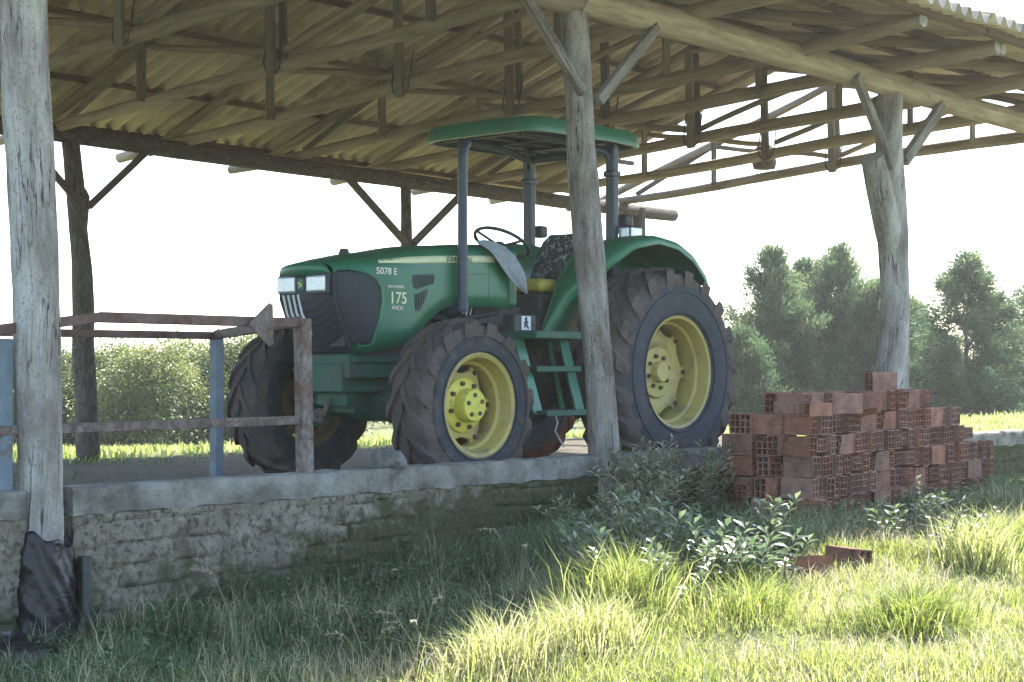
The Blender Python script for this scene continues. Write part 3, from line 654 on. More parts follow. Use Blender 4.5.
# ------------------------------------------------------------------ tractor (local x = backwards, y = away, z = up, origin on the ground under the rear axle)
TX, TY = 10.58, 8.58
tr = thing('tractor', 'green farm tractor with yellow wheels, roll bars and flat green canopy', 'tractor', (TX, TY, 0))
def interp(x, pts):
    if x <= pts[0][0]: return pts[0][1]
    for (a, b), (c, d) in zip(pts, pts[1:]):
        if x <= c:
            t = (x - a) / (c - a); t = t * t * (3 - 2 * t) * .4 + t * .6
            return b + (d - b) * t
    return pts[-1][1]
HW = [(1.25, .385), (2.0, .375), (2.45, .365), (2.70, .34), (2.83, .305), (2.90, .265)]
HT = [(1.25, 1.75), (1.45, 1.745), (2.0, 1.705), (2.5, 1.630), (2.72, 1.59), (2.86, 1.56), (2.90, 1.545)]
HB = [(1.25, 1.27), (1.86, 1.27), (1.97, 1.245), (2.10, 1.17), (2.22, 1.06), (2.32, .985), (2.45, .96), (2.8, .93), (2.90, .93)]
PROF = [(1.0, 0), (1.0, .2), (1.0, .4), (1.0, .6), (.995, .74), (.975, .84), (.93, .905), (.85, .945), (.7, .972), (.45, .99), (.2, .998), (0, 1)]
def hood_pt(f, s):
    w, zt, zb = interp(f, HW), interp(f, HT), interp(f, HB)
    c = interp(s, [(b, a) for a, b in PROF]) if 0 < s < 1 else (1.0 if s <= 0 else 0.0)
    z = zb + (zt - zb) * s
    rake = .17 * max(0.0, min(1, (1.30 - z) / .35)) ** 1.2 * max(0, min(1, (f - 2.60) / .25))
    return f - rake, w * c * (1 - .25 * rake), z
def hood_w(f, z):
    zt, zb = interp(f, HT), .93
    zb = interp(f, HB); s = (z - zb) / (zt - zb)
    return hood_pt(f, s)[1]
mb = MB(); rows = []
FS = list(np.linspace(1.27, 2.58, 60)) + list(np.linspace(2.60, 2.90, 16))
for f in FS:
    L = [hood_pt(f, s) for _, s in PROF]
    row = [(-a, -b, c) for a, b, c in L] + [(-a, b, c) for a, b, c in L[::-1][1:]]
    rows.append(row)
mb.grid(rows)
hood = mb.build('hood', M['green'], tr, smooth=35, solid=.006)
nose = rows[-1]
mb = MB(); NP = len(PROF); cap = []
for i in range(NP):
    a, b = Vector(nose[i]), Vector(nose[len(nose) - 1 - i])
    cap.append([tuple(a.lerp(b, u) + Vector((-.008 - .045 * (1 - (2 * u - 1) ** 2), 0, 0))) for u in np.linspace(0, 1, 11)])
mb.grid(cap[:6])
lip = MB(); fw = [(0, -.002), (-.030, -.006), (-.034, 0), (-.026, 0), (-.012, 0), (-.002, 0), (0, 0)]
lip.grid([[(p[0] + fw[i][0], p[1] * 1.01, p[2] + fw[i][1]) for p in row] for i, row in enumerate(cap[5:-1])])
for e in (0, -1): mb.tube([c[e] for c in cap[:6]], .014, 8)
mb.build('grille', M['grille'], hood, smooth=50, fixn=True)
lip.build('hood_lip', M['green'], hood, smooth=60, solid=.008)
def side_panel(name, m, outline, off, sgn=-1, nr=14, nc=12, parent=None, thick=.006):
    """patch on the hood flank: outline gives for each height the front and rear edge"""
    rows = []
    z0, z1 = outline[0][0], outline[-1][0]
    for i in range(nr + 1):
        z = z0 + (z1 - z0) * i / nr
        fa = interp(z, [(o[0], o[1]) for o in outline]); fb = interp(z, [(o[0], o[2]) for o in outline])
        row = []
        for k in range(nc + 1):
            f = fa + (fb - fa) * k / nc
            # account for the raked nose
            rake = .17 * max(0.0, min(1, (1.30 - z) / .35)) ** 1.2 * max(0, min(1, (f - 2.60) / .25))
            row.append((-(f - rake), sgn * (hood_w(f, z) + off), z))
        rows.append(row)
    mb = MB(); mb.grid(rows)
    return mb.build(name, m, parent or hood, smooth=50, solid=thick)
GR = [(.985, 2.90, 2.68), (1.0, 2.90, 2.65), (1.05, 2.90, 2.615), (1.15, 2.90, 2.575), (1.29, 2.90, 2.548), (1.38, 2.90, 2.56), (1.43, 2.90, 2.60), (1.465, 2.90, 2.66), (1.485, 2.87, 2.74)]
for s in (-1, 1):
    side_panel('side_grille', M['grille'], GR, .005, s, 22, 14)
    mb = MB(); path = []
    for z, fa, fb in [(.972, 0, 2.86), (.975, 0, 2.76)] + GR + [(1.497, 0, 2.82)]:
        f = fb if fa else fb
        rake = .17 * max(0.0, min(1, (1.30 - z) / .35)) ** 1.2 * max(0, min(1, (f - 2.60) / .25))
        path.append((-(f - rake), s * (hood_w(f, z) + .006), z))
    mb.tube(path, .012, 8, True, 0); mb.build('grille_rim', M['green'], hood, smooth=60)
    # hood stripe and vents
    st = []
    for f in np.linspace(2.56, 1.40, 20):
        t = (2.56 - f) / 1.26; zz = 1.553 + (1.632 - 1.553) * t ** .8; h = .022 + .028 * min(1, t * 4)
        st.append([(-f, s * (hood_w(f, zz - h / 2) + .004), zz - h / 2), (-f, s * (hood_w(f, zz) + .0045), zz), (-f, s * (hood_w(f, zz + h / 2) + .004), zz + h / 2)])
    mb = MB(); mb.grid(st); mb.build('side_stripe', M['decal'], hood, smooth=60, solid=.002)
    def poly(name, pts, m, off):
        mb = MB(); vs = [(-f, s * (hood_w(f, z) + off), z) for f, z in pts]; vs2 = [(-f, s * (hood_w(f, z) - .01), z) for f, z in pts]
        n = len(pts); mb.add(vs + vs2, [tuple(range(n))] + [(i, i + n, (i + 1) % n + n, (i + 1) % n) for i in range(n)])
        return mb.build(name, m, hood, smooth=0, fixn=True)
    v = poly('side_vent', [(2.265, 1.475), (2.07, 1.49), (2.05, 1.465), (2.06, 1.425), (2.22, 1.375), (2.255, 1.385), (2.27, 1.43)], M['black'], .006)
    v = poly('side_vent', [(2.255, 1.335), (2.12, 1.385), (2.125, 1.34), (2.20, 1.225), (2.235, 1.225)], M['black'], .006)
    mb = MB()
    for q in range(9):
        f = 2.24 - q * .021; mb.beam((-f, s * (hood_w(f, 1.40) + .008), 1.385 + q * .004), (-(f - .012), s * (hood_w(f, 1.46) + .008), 1.47), .004, .006)
    for q in range(4):
        f = 2.235 - q * .024; mb.beam((-f, s * (hood_w(f, 1.3) + .008), 1.245 + q * .012), (-(f - .01), s * (hood_w(f, 1.34) + .008), 1.335 + q * .006), .004, .006)
    mb.build('vent_slat', M['greendull'], hood, smooth=0)
    mb = MB(); f0 = 1.49
    mb.beam((-f0, s * (hood_w(f0, 1.29) + .002), 1.29), (-f0, s * (hood_w(f0, 1.58) + .002), 1.58), .005, .004)
    mb.beam((-1.72, s * (hood_w(1.7, 1.50) + .0015), 1.50), (-1.29, s * (hood_w(1.29, 1.515) + .0015), 1.515), .004, .004)
    mb.build('panel_seam', M['engine'], hood, smooth=0)
# nose lamps on the black bar
def nose_x(z): return -3.03 - .012
mb = MB(); mb.box((-2.925, 0, 1.395), (.05, .50, .15)); mb.box((-2.855, -.262, 1.395), (.12, .05, .14), Matrix.Rotation(R(-28), 3, 'Z')); mb.box((-2.855, .262, 1.395), (.12, .05, .14), Matrix.Rotation(R(28), 3, 'Z'))
mb.build('lamp_bar', M['black'], hood, bevel=.012, smooth=0)
for y in (-.135, .165):
    mb = MB(); mb.box((-2.948, y, 1.395), (.03, .185, .115)); mb.build('headlight', M['lens'], hood, bevel=.014, smooth=0)
mb = MB(); mb.box((-2.948, .015, 1.395), (.02, .058, .075)); bd = mb.build('badge', M['green'], hood, bevel=.006, smooth=0)
mb = MB(); mb.prism([(-.012, 1.38), (.020, 1.375), (.010, 1.388), (.024, 1.398), (.030, 1.412), (.018, 1.404), (.004, 1.404), (-.006, 1.395)], -2.9615, -2.9585, 'x')
b_ = mb.build('badge_emblem', M['hubyellow'], hood, smooth=0); b_.location.y = .006
for y in (-.05, .0, .05, .1):
    mb = MB(); mb.tube([(-2.955, y + .09, 1.325), (-2.925, y + .085, 1.20), (-2.845, y + .075, 1.06)], .009, 6); mb.build('grille_bar', M['plate'], hood)
mb = MB(); mb.lathe([(.0, .03), (.028, .03), (.04, .0), (.04, -.02)], (0, 0, 0), 14)
c_ = mb.build('filler_cap', M['black'], hood); c_.rotation_euler = (R(90), 0, 0); c_.location = (-2.52, .05, 1.632)

# lettering
def text(body, size, loc, m, parent, thick=.0015, shear=0.0, align='LEFT'):
    cu = bpy.data.curves.new('lettering', 'FONT'); cu.body = body; cu.size = size; cu.extrude = thick; cu.shear = shear; cu.align_x = align; cu.offset = size * .012
    t = bpy.data.objects.new('tmp', cu); COL.objects.link(t)
    dg = bpy.context.evaluated_depsgraph_get(); me = bpy.data.meshes.new_from_object(t.evaluated_get(dg))
    bpy.data.objects.remove(t); me.materials.clear(); me.materials.append(M[m])
    o = bpy.data.objects.new('lettering', me); COL.objects.link(o); o.parent = parent
    o.location = loc; o.rotation_euler = (R(90), 0, 0)
    return o
def hoodtext(b, size, f, z, m, **k):
    o = text(b, size, (0, 0, 0), m, hood, **k)
    for v in o.data.vertices:      # lay the letters on the curved flank
        x, y, d = v.co; ff, zz = f - x, z + y
        v.co = (-ff, -(hood_w(ff, zz) + .0065 + d), zz)
    o.rotation_euler = (0, 0, 0); return o
hoodtext('5078 E', .066, 2.60, 1.468, 'white', shear=.15)
hoodtext('JOHN DEERE', .046, 1.93, 1.588, 'green')
hoodtext('175', .112, 2.49, 1.272, 'decal')
hoodtext('JOHN DEERE', .026, 2.50, 1.378, 'white')
hoodtext('ANOS', .040, 2.47, 1.228, 'white')

# engine, frame and axle
mb = MB()
mb.box((-1.95, 0, 1.06), (1.5, .40, .42)); mb.box((-2.5, 0, 1.15), (.6, .5, .36)); mb.box((-1.35, 0, .78), (1.0, .34, .42)); mb.box((-.4, 0, .86), (1.4, .5, .46)); mb.box((-1.3, -.20, 1.22), (.5, .2, .14)); mb.box((-1.75, -.24, 1.1), (.28, .12, .2))
mb.tube([(-1.2, -.26, 1.16), (-1.5, -.28, 1.1), (-1.6, -.3, .9)], .03, 8); mb.tube([(-2.1, -.26, 1.2), (-1.7, -.3, 1.18), (-1.3, -.3, 1.24)], .022, 8)
mb.tube([(-1.0, -.3, 1.1), (-1.0, .3, 1.1)], .06, 12)
mb.build('engine', M['engine'], tr, bevel=.015, smooth=0)  # blocks coloured dark so the gaps around them look shaded
mb = MB()
mb.box((-2.47, 0, .84), (.58, .50, .17)); mb.box((-2.3, -.16, .74), (.9, .06, .16)); mb.box((-2.3, .16, .74), (.9, .06, .16)); mb.box((-2.74, 0, .76), (.07, .40, .20)); mb.box((-2.28, -.255, .885), (.9, .03, .05)); mb.box((-2.28, .255, .885), (.9, .03, .05))
mb.build('front_support', M['greendull'], tr, bevel=.012, smooth=0)
mb = MB()
mb.tube([(-2.25, -.74, .58), (-2.25, -.3, .58), (-2.25, -.16, .60), (-2.25, .16, .60), (-2.25, .3, .58), (-2.25, .74, .58)], [.11, .085, .15, .15, .085, .11], 16)
for s in (-1, 1):
    mb.tube([(-2.25, s * .70, .40), (-2.25, s * .70, .76)], .085, 14)
    mb.tube([(-2.42, s * .2, .60), (-2.42, s * .66, .57)], .022, 8)
mb.box((-2.45, .0, .60), (.22, .20, .16)); mb.box((-2.62, 0, .62), (.12, .30, .10))
mb.build('front_axle', M['greendull'], tr, smooth=35)
mb = MB(); mb.tube([(-2.70, .0, .62), (-2.76, .0, .50)], .016, 8); mb.lathe([(0, .012), (.05, .01), (.052, -.01), (0, -.012)], (-2.80, 0, .50), 20)
mb.build('drawbar_pin', M['iron'], tr)
mb = MB(); mb.tube([(0, -.72, .80), (0, -.3, .80), (0, .3, .80), (0, .72, .80)], [.12, .16, .16, .12], 18); mb.box((.2, 0, .75), (.35, .45, .5)); mb.box((.5, 0, .45), (.6, .10, .06))
for s in (-1, 1): mb.tube([(.2, s * .3, .7), (.9, s * .38, .50)], .03, 8)
mb.build('rear_axle', M['greendull'], tr, smooth=35)

# wheels
def tyre_mesh(Rd, W, Rr, nl, lh, s):
    mb = MB(); h = Rd - lh
    prof = [(Rr - .015, -.40), (Rr + .012, -.455), (Rr + .05, -.485), ((Rr + h) / 2, -.50), (h - .10, -.485), (h - .045, -.455), (h - .012, -.38), (h, -.2), (h + .004, 0)]
    prof = prof + [(r, -y) for r, y in prof[::-1][1:]]
    n = 72
    mb.lathe([(r, y * W) for r, y in prof[:5]][::1], n=n, mi=0); mb.lathe([(r, y * W) for r, y in prof[4:13]], n=n, mi=1); mb.lathe([(r, y * W) for r, y in prof[12:]], n=n, mi=0)
    mb.lathe([(Rr - .015, .40 * W), (Rr - .015, -.40 * W)], n=n, mi=0)
    for side in (-1, 1):
        for k in range(nl):
            a0 = 2 * math.pi * (k + (.5 if side > 0 else 0)) / nl
            sw = 2 * math.pi / nl * 1.35
            st = []
            for t, yy, rb, rt, wd in ((0, -.03, h - .01, Rd, .030), (.3, .14, h - .01, Rd - .002, .032), (.62, .31, h - .02, Rd - .006, .040), (.88, .455, h - .05, Rd - .024, .050), (1.0, .500, h - .085, Rd - .066, .046), (1.04, .497, h - .14, h - .118, .026)):
                a = a0 + sw * (t ** .85); da = wd * .98 / Rd * (W / .42) ** .5; y = side * yy * W
                jag = rnd.uniform(-.004, .004)
                P = lambda r, an: ((r + jag) * math.cos(an), y, (r + jag) * math.sin(an))
                st.append([P(rb, a - da * 1.25), P(rt, a - da), P(rt, a + da), P(rb, a + da * 1.25)])
            fs = []; vs = [p for r in st for p in r]
            for i in range(len(st) - 1):
                for j in range(3):
                    q = (i * 4 + j, i * 4 + j + 1, i * 4 + j + 5, i * 4 + j + 4); fs.append(q if side > 0 else q[::-1])
            fs.append((0, 1, 2, 3)); e = (len(st) - 1) * 4; fs.append((e, e + 1, e + 2, e + 3))
            mb.add(vs, fs, 1)
    # moulded rings on the flank
    for r in (Rr + .035, (Rr + h) / 2 + .02):
        for sg in (-1, 1):
            mb.tube([(r * math.cos(a), sg * (.492 if r < Rr + .04 else .502) * W, r * math.sin(a)) for a in np.linspace(0, 2 * math.pi, 64)[:-1]], .006, 6, False, 0, closed=True)
    return mb
def wheel(f, y, Rd, W, Rr, nl, lh, front, s, z, mud):
    # s = outward direction along y (-1 near side)
    lip = .40 * W
    mb = MB()
    mb.lathe([(Rr + .018, lip + .012), (Rr + .022, lip + .022), (Rr + .012, lip + .026), (Rr - .012, lip + .016), (Rr - .028, lip - .03), (Rr - .035, lip - .07), (Rr - .055, lip - .085), (Rr - .060, lip - .16), (Rr - .045, -lip + .05), (Rr - .01, -lip)], n=64, sgn=s)
    mb.lathe([(Rr - .05, -lip + .04), (Rr - .01, -lip), (Rr + .018, -lip - .012)], n=64, sgn=s)
    dd = lip - (.16 if front else .20)       # plane of the disc
    nlob = 6 if front else 8
    R0 = Rr - .095
    rows = []
    for r, dy in ((1.0, 0), (.97, .012), (.86, .016), (.70, .012), (.60, .0 if front else -.012), (.46, -.006 if front else -.006), (.30, .02 if front else .012), (.0, .02 if front else .012)):
        row = []
        for k in range(97):
            a = 2 * math.pi * (k % 96) / 96
            lob = (1 + (.085 if front else .05) * math.cos(nlob * a)) if r > .8 else 1
            row.append((R0 * r * lob * math.cos(a), s * (dd + dy), R0 * r * lob * math.sin(a)))
        rows.append(row)
    mb.grid(rows)
    for k in range(nlob):   # lugs joining the disc to the rim
        a = 2 * math.pi * k / nlob; q = Matrix.Rotation(-a, 3, 'Y')
        mb.box(q @ Vector((R0 + .035, s * (dd - .004), 0)), (.12, .02, .085), q)
    w = mb.build('wheel', M['yellow' if s < 0 else 'faryellow'], tr, loc=(-f, y, z), smooth=40)
    hb = MB()
    if front:
        hb.lathe([(.185, dd), (.185, dd + .03), (.16, dd + .045), (.115, dd + .05), (.112, lip - .035), (.104, lip - .022), (.0, lip - .020)], n=40, sgn=s)
    else:
        hb.lathe([(.20, dd + .01), (.195, dd + .022), (.085, dd + .024), (.08, dd + .07), (.072, dd + .078), (.0, dd + .078)], n=40, sgn=s)
    hb.build('hub', M[('hubyellow' if front else 'yellow') if s < 0 else 'faryellow'], w, smooth=40)
    if s < 0:
        q = MB(); q.lathe([(.0, .022), (.015, .022), (.017, 0)], (0, 0, 0), 8, sgn=s); bo = q.build('bolt', M['bolt'], w, smooth=30)
        pts = [((.150 if front else .125), dd + (.045 if front else .026), 2 * math.pi * (k + .3) / 8) for k in range(8)]
        pts += [(R0 + .01, dd + .012, 2 * math.pi * k / nlob) for k in range(nlob)]
        if front: pts += [(.07, lip - .034, 2 * math.pi * (k + .3) / 5) for k in range(5)]
        for k, (ra, yy, a) in enumerate(pts):
            o = bo if k == 0 else bo.copy()
            if k: COL.objects.link(o); o.parent = w
            o.location = (ra * math.cos(a), s * yy, ra * math.sin(a))
    tyre_mesh(Rd, W, Rr, nl, lh, s).build('tyre', [M['rubber'], M['redmud' if mud else 'tread']], w, smooth=35, fixn=True)
    return w
fwl = wheel(2.25, -.825, .585, .36,   .335, 15, .032, True, -1, .575, False)
wheel(2.25, .825, .585, .36,   .335, 15, .032, True, 1, .575, False)
wheel(0, -.785, .815, .50, .425, 19, .040, False, -1, .80, False)
wr = wheel(0, .785, .815, .50, .425, 19, .040, False, 1, .80, True)

# rear mudguards
for s in (-1, 1):
    mb = MB(); rows = []
    arc = [(.93, 1.05), (.84, 1.25), (.73, 1.47), (.58, 1.67), (.40, 1.80), (.12, 1.855), (-.16, 1.82), (-.38, 1.725), (-.55, 1.58), (-.59, 1.49)]
    pa = []
    for i in range(len(arc) - 1):
        for t in np.linspace(0, 1, 5)[:-1]: pa.append((arc[i][0] + (arc[i + 1][0] - arc[i][0]) * t, arc[i][1] + (arc[i + 1][1] - arc[i][1]) * t))
    pa.append(arc[-1])
    for i, (f, z) in enumerate(pa):
        t = i / (len(pa) - 1)
        yo = interp(t, [(0, .42), (.15, .50), (.35, .82), (.5, .90), (1, .90)])
        cxf, czf = .05, .80
        dx, dz = f - cxf, z - czf; l = math.hypot(dx, dz); dx /= l; dz /= l
        rows.append([(-(f - dx * .05), s * .385, z - dz * .05), (-f, s * .40, z), (-f, s * (.40 + (yo - .40) * .5), z + .008), (-f, s * (yo - .03), z + .004), (-(f - dx * .02), s * yo, z - dz * .02), (-(f - dx * .075), s * (yo + .005), z - dz * .075)])
    mb.grid(rows)
    fd = mb.build('fender', M['green'], tr, smooth=55, solid=.008, subsurf=1)
    mb = MB(); n = len(pa)
    mb.add([(-f, s * .385, z - .01) for f, z in pa] + [(-(.05 + (f - .05) * .55), s * .385, .80 + (z - .80) * .45) for f, z in pa], [(i, i + 1, n + i + 1, n + i) for i in range(n - 1)])
    mb.build('fender_panel', M['green'], fd, smooth=30, solid=.008)
# platform, steps
mb = MB()
mb.box((-.95, 0, 1.045), (.95, 1.0, .03)); mb.box((-1.27, -.68, 1.065), (.56, .42, .055)); mb.box((-1.27, .68, 1.065), (.56, .42, .055)); mb.build('platform', M['greendull'], tr, bevel=.008, smooth=0)
for s in (-1, 1):
    lad = None
    for a, b, w_ in (((-1.53, s * .70, 1.04), (-1.50, s * .86, .50), .10), ((-1.03, s * .70, 1.04), (-1.02, s * .86, .50), .10), ((-1.03, s * .56, 1.04), (-1.02, s * .70, .50), .04)):
        mb = MB(); mb.beam(a, b, w_, .02, up=(0, s, 0)); lr = mb.build('ladder_rail', M['green'], tr, bevel=.004, smooth=0); lad = lad or lr
    for z, y, d in ((.83, .76, .20), (.515, .855, .20)):
        mb = MB(); mb.box((-1.265, s * y, z), (.50, d, .025)); mb.box((-1.265, s * (y + d / 2), z - .008), (.50, .012, .04)); mb.build('step', M['greendull'], lad, bevel=.004, smooth=0)
mb = MB(); mb.box((-1.40, -.60, 1.15), (.24, .12, .13)); sbx = mb.build('step_box', M['engine'], tr, bevel=.012, smooth=0)
mb = MB(); mb.prism([(-1.425, 1.112), (-1.40, 1.13), (-1.375, 1.108), (-1.365, 1.115), (-1.385, 1.145), (-1.375, 1.16), (-1.39, 1.175), (-1.385, 1.19), (-1.40, 1.20), (-1.412, 1.185), (-1.41, 1.165), (-1.425, 1.15), (-1.412, 1.14)], -.6655, -.6625)
mb.build('step_mark', M['black'], sbx, smooth=0)
mb = MB(); mb.box((-1.395, -.659, 1.153), (.10, .006, .10)); mb.build('step_plate', M['plate'], sbx, smooth=0)
# dash, seat, controls
mb = MB(); mb.box((-1.21, 0, 1.49), (.14, .72, .42)); mb.box((-1.06, .02, 1.66), (.24, .40, .10)); mb.build('dash', M['green'], tr, bevel=.03, smooth=0)
mb = MB(); mb.box((-.45, 0, 1.22), (.75, .62, .36)); mb.box((-.80, -.20, 1.28), (.03, .03, .3)); mb.build('seat_base', M['engine'], tr, bevel=.02, smooth=0)
mb = MB(); mb.tube([(-1.02, 0, 1.55), (-.93, 0, 1.77)], .035, 10); col = mb.build('steering_column', M['black'], tr)
mb = MB(); rot = Matrix.Rotation(R(28), 3, 'Y'); cc = Vector((-.92, 0, 1.795))
mb.tube([cc + rot @ Vector((.215 * math.cos(a), .215 * math.sin(a), 0)) for a in np.linspace(0, 2 * math.pi, 49)[:-1]], .0145, 10, False, closed=True)
for a in (.5, 2.6, 4.7): mb.tube([cc + rot @ Vector((0, 0, -.035)), cc + rot @ Vector((.21 * math.cos(a), .21 * math.sin(a), 0))], .011, 8)
mb.tube([cc + rot @ Vector((0, 0, -.05)), cc + rot @ Vector((0, 0, -.01))], .04, 14)
mb.build('steering_wheel', M['black'], tr)
mb = MB(); mb.box((-.49, -.04, 1.465), (.64, .52, .10)); mb.build('seat_cushion', M['seatyellow'], tr, bevel=.04, smooth=40)
mb = MB(); rows = []
for i in range(15):
    t = i / 14; w = .25 * (1 - .32 * t ** 3) * (1 if t < .93 else .86); z = 1.50 + .41 * t; x = -.24 + .14 * t
    th = .055 * (1 if t < .9 else .55)
    rows.append([(x + (th if math.cos(a) > 0 else -th) * abs(math.cos(a)) ** .5 - .05 * abs(math.sin(a)) ** 3, math.copysign(abs(math.sin(a)) ** .6, math.sin(a)) * w, z) for a in np.linspace(0, 2 * math.pi, 25)])
mb.grid(rows); mb.add(rows[-1][:-1], [tuple(range(24))]); mb.build('seat_back', M['seatcover'], tr, smooth=60, fixn=True)
mb = MB()
for x, y, z in ((-.62, -.30, 1.60), (-.5, .32, 1.62), (-.75, -.26, 1.55)): mb.tube([(x, y, 1.3), (x + .02, y, z)], .008, 6); mb.tube([(x + .02, y, z), (x + .025, y, z + .05)], .018, 8)
mb.build('lever', M['black'], tr)
# roll bars, canopy, exhaust
for s in (-1, 1):
    mb = MB(); mb.beam((-.09, s * .43, 1.45), (-.09, s * .43, 2.60), .085, .07); mb.box((-.09, s * .43, 2.36), (.11, .10, .05)); mb.build('roll_bar', M['steel'], tr, bevel=.012, smooth=0)
mb = MB(); mb.tube([(-.09, -.43, 2.54), (-.09, .43, 2.54)], .032, 10); mb.tube([(-.09, .43, 2.42), (-.14, .40, 2.53), (-.5, .35, 2.58), (-1.05, .3, 2.60)], .028, 10); mb.tube([(-.09, -.43, 2.42), (-.14, -.40, 2.53), (-.5, -.35, 2.58), (-1.05, -.3, 2.60)], .028, 10)
mb.build('roll_bar_top', M['steel'], tr, smooth=50)
mb = MB(); mb.tube([(-1.82, -.43, 1.24), (-1.82, -.43, 1.34), (-1.82, -.43, 2.30), (-1.815, -.43, 2.36), (-1.79, -.42, 2.41), (-1.74, -.40, 2.44)], [.05, .036, .034, .034, .034, .034], 16); mb.tube([(-1.82, -.43, 1.26), (-1.82, -.20, 1.20)], .05, 12)
mb.build('exhaust_pipe', M['steel'], tr, smooth=50)
cxm, ly, lx = -.51, .60, .72
def ring(sc, z, crown=0.0):
    out = []
    for a in np.linspace(0, 2 * math.pi, 65)[:-1]:
        c, s_ = math.cos(a), math.sin(a); e = .30
        x = math.copysign(abs(c) ** e, c) * lx * sc; y = math.copysign(abs(s_) ** e, s_) * ly * sc
        out.append((cxm + x, y + .02, z + crown * (1 - (x / lx) ** 2 * .5 - (y / ly) ** 2 * .5)))
    return out
rings = [ring(.955, 2.585), ring(1.0, 2.585), ring(1.0, 2.60), ring(.985, 2.665), ring(.95, 2.690, .01), ring(.6, 2.70, .02), ring(.05, 2.705, .02)]
mb = MB(); mb.grid([list(x) + [x[0]] for x in rings]); cano = mb.build('canopy', M['green'], tr, smooth=45, solid=.006, fixn=True)
mb = MB(); rr_ = [ring(.955, 2.588), ring(.90, 2.63), ring(.05, 2.645)]; mb.grid([list(x) + [x[0]] for x in rr_])
for y in (-.35, -.12, .12, .35): mb.box((cxm, y + .02, 2.625), (1.15, .05, .03))
for x in (-1.0, -.56, -.12): mb.box((x, .02, 2.618), (.05, 1.05, .035))
mb.build('canopy_lining', M['black'], cano, smooth=30)
# lamps
def lamp(c, d, m1='black', lens=None):
    mb = MB(); mb.box(c, d); o = mb.build('work_lamp', M[m1], tr, bevel=.02, smooth=0)
    if lens:
        q = MB(); q.box((c[0] - d[0] / 2 - .006, c[1] - .005, c[2]), (.02, d[1] * .82, d[2] * .74)); q.build('lamp_glass', M['lens'], o, bevel=.01, smooth=0)
        q = MB(); q.box((c[0], c[1] - d[1] / 2 - .004, c[2]), (d[0] * .9, .02, d[2] * .74)); q.build('lamp_glass', M['lens'], o, bevel=.008, smooth=0)
    return o
lamp((.045, .43, 1.96), (.10, .10, .10)); lamp((.05, -.44, 1.995), (.10, .12, .10))
lamp((.02, -.52, 1.895), (.15, .12, .12), 'black', True); lamp((.15, -.47, 1.85), (.07, .10, .15))
mb = MB(); mb.box((.09, -.44, 1.90), (.16, .03, .03)); mb.box((.02, .43, 1.96), (.14, .03, .03)); mb.build('lamp_bracket', M['black'], tr, smooth=0)
mb = MB(); mb.tube([(-1.62, -.30, 1.28), (-1.66, -.30, 1.15)], .006, 6); mb.tube([(-1.58, -.30, 1.28), (-1.62, -.30, 1.15)], .006, 6); mb.build('hose', M['cord'], tr)

# cloth thrown over the side of the dash
mb = MB(); rows = []
for i in range(17):
    t = i / 16; row = []
    for k in range(17):
        u = k / 16
        x = -1.24 + .40 * (u * (.35 + .65 * t) + .0) + .10 * t * .9
        w0 = .30 * (1 - t) ** .8 + .03
        x = -1.44 + .27 * t + (u - .5) * w0 * 1.1 + .10 * (1 - t) * 0
        z = 1.735 - .36 * t - .06 * (1 - u) * (1 - t) * 0 + .03 * (1 - abs(u - .3) * 1.6) * (1 - t)
        y = -.415 - .012 * math.sin(u * 12 + 2.5 * t) * (.4 + t) - .015 * math.sin(t * 7 + u * 4) - .05 * t
        if t < .2: y += .06 * (1 - t / .2)
        row.append((TX + x, TY + y, z))
    rows.append(row)
mb.grid(rows); o = mb.build('cloth', M['cloth'], None, smooth=70, solid=.004, subsurf=1); tag(o, 'grey cloth hanging over the tractor dash below the steering wheel', 'cloth')
mb = MB(); mb.tube([(TX - .95, 8.02, .50), (TX - .93, 8.01, .42), (TX - .97, 8.0, .36), (TX - .92, 8.0, .30), (TX - .88, 7.99, .24)], .007, 6)
o = mb.build('cord', M['cord'], None); tag(o, 'short white cord hanging under the tractor steps', 'cord')

# rubble on the shed floor and wall
def stone(c, d, label, cat='stone', m='concrete', seed=0, group=None, name='stone'):
    mb = MB(); rows = []
    for i in range(9):
        t = i / 8; ph = math.pi * t; row = []
        for k in range(15):
            a = 2 * math.pi * (k % 14) / 14
            v = Vector((math.sin(ph) * math.cos(a), math.sin(ph) * math.sin(a), math.cos(ph)))
            q = max(abs(v.x), abs(v.y), abs(v.z)); v = v / (q * .75 + .25); v *= 1 + .3 * mnoise.noise(v * 1.6 + Vector((seed * 7, 0, 0)))
            row.append((v.x * d[0] / 2, v.y * d[1] / 2, v.z * d[2] / 2))
        rows.append(row)
    mb.grid(rows); o = mb.build(name, M[m], None, smooth=25, loc=c); o.rotation_euler = (0, 0, seed * 1.3)
    return tag(o, label, cat, group)
stone((7.03, 7.14, .275), (.26, .13, .12), 'grey concrete lump on the wall coping before the front wheel', seed=1)
stone((6.55, 7.50, .06), (.5, .3, .16), 'pale flat slab on the floor behind the speckled pipe post', 'slab', seed=2, name='slab')
stone((7.62, 7.45, .10), (.26, .18, .22), 'grey wedge chocking the near front wheel', 'wedge', seed=3, name='wheel_chock')

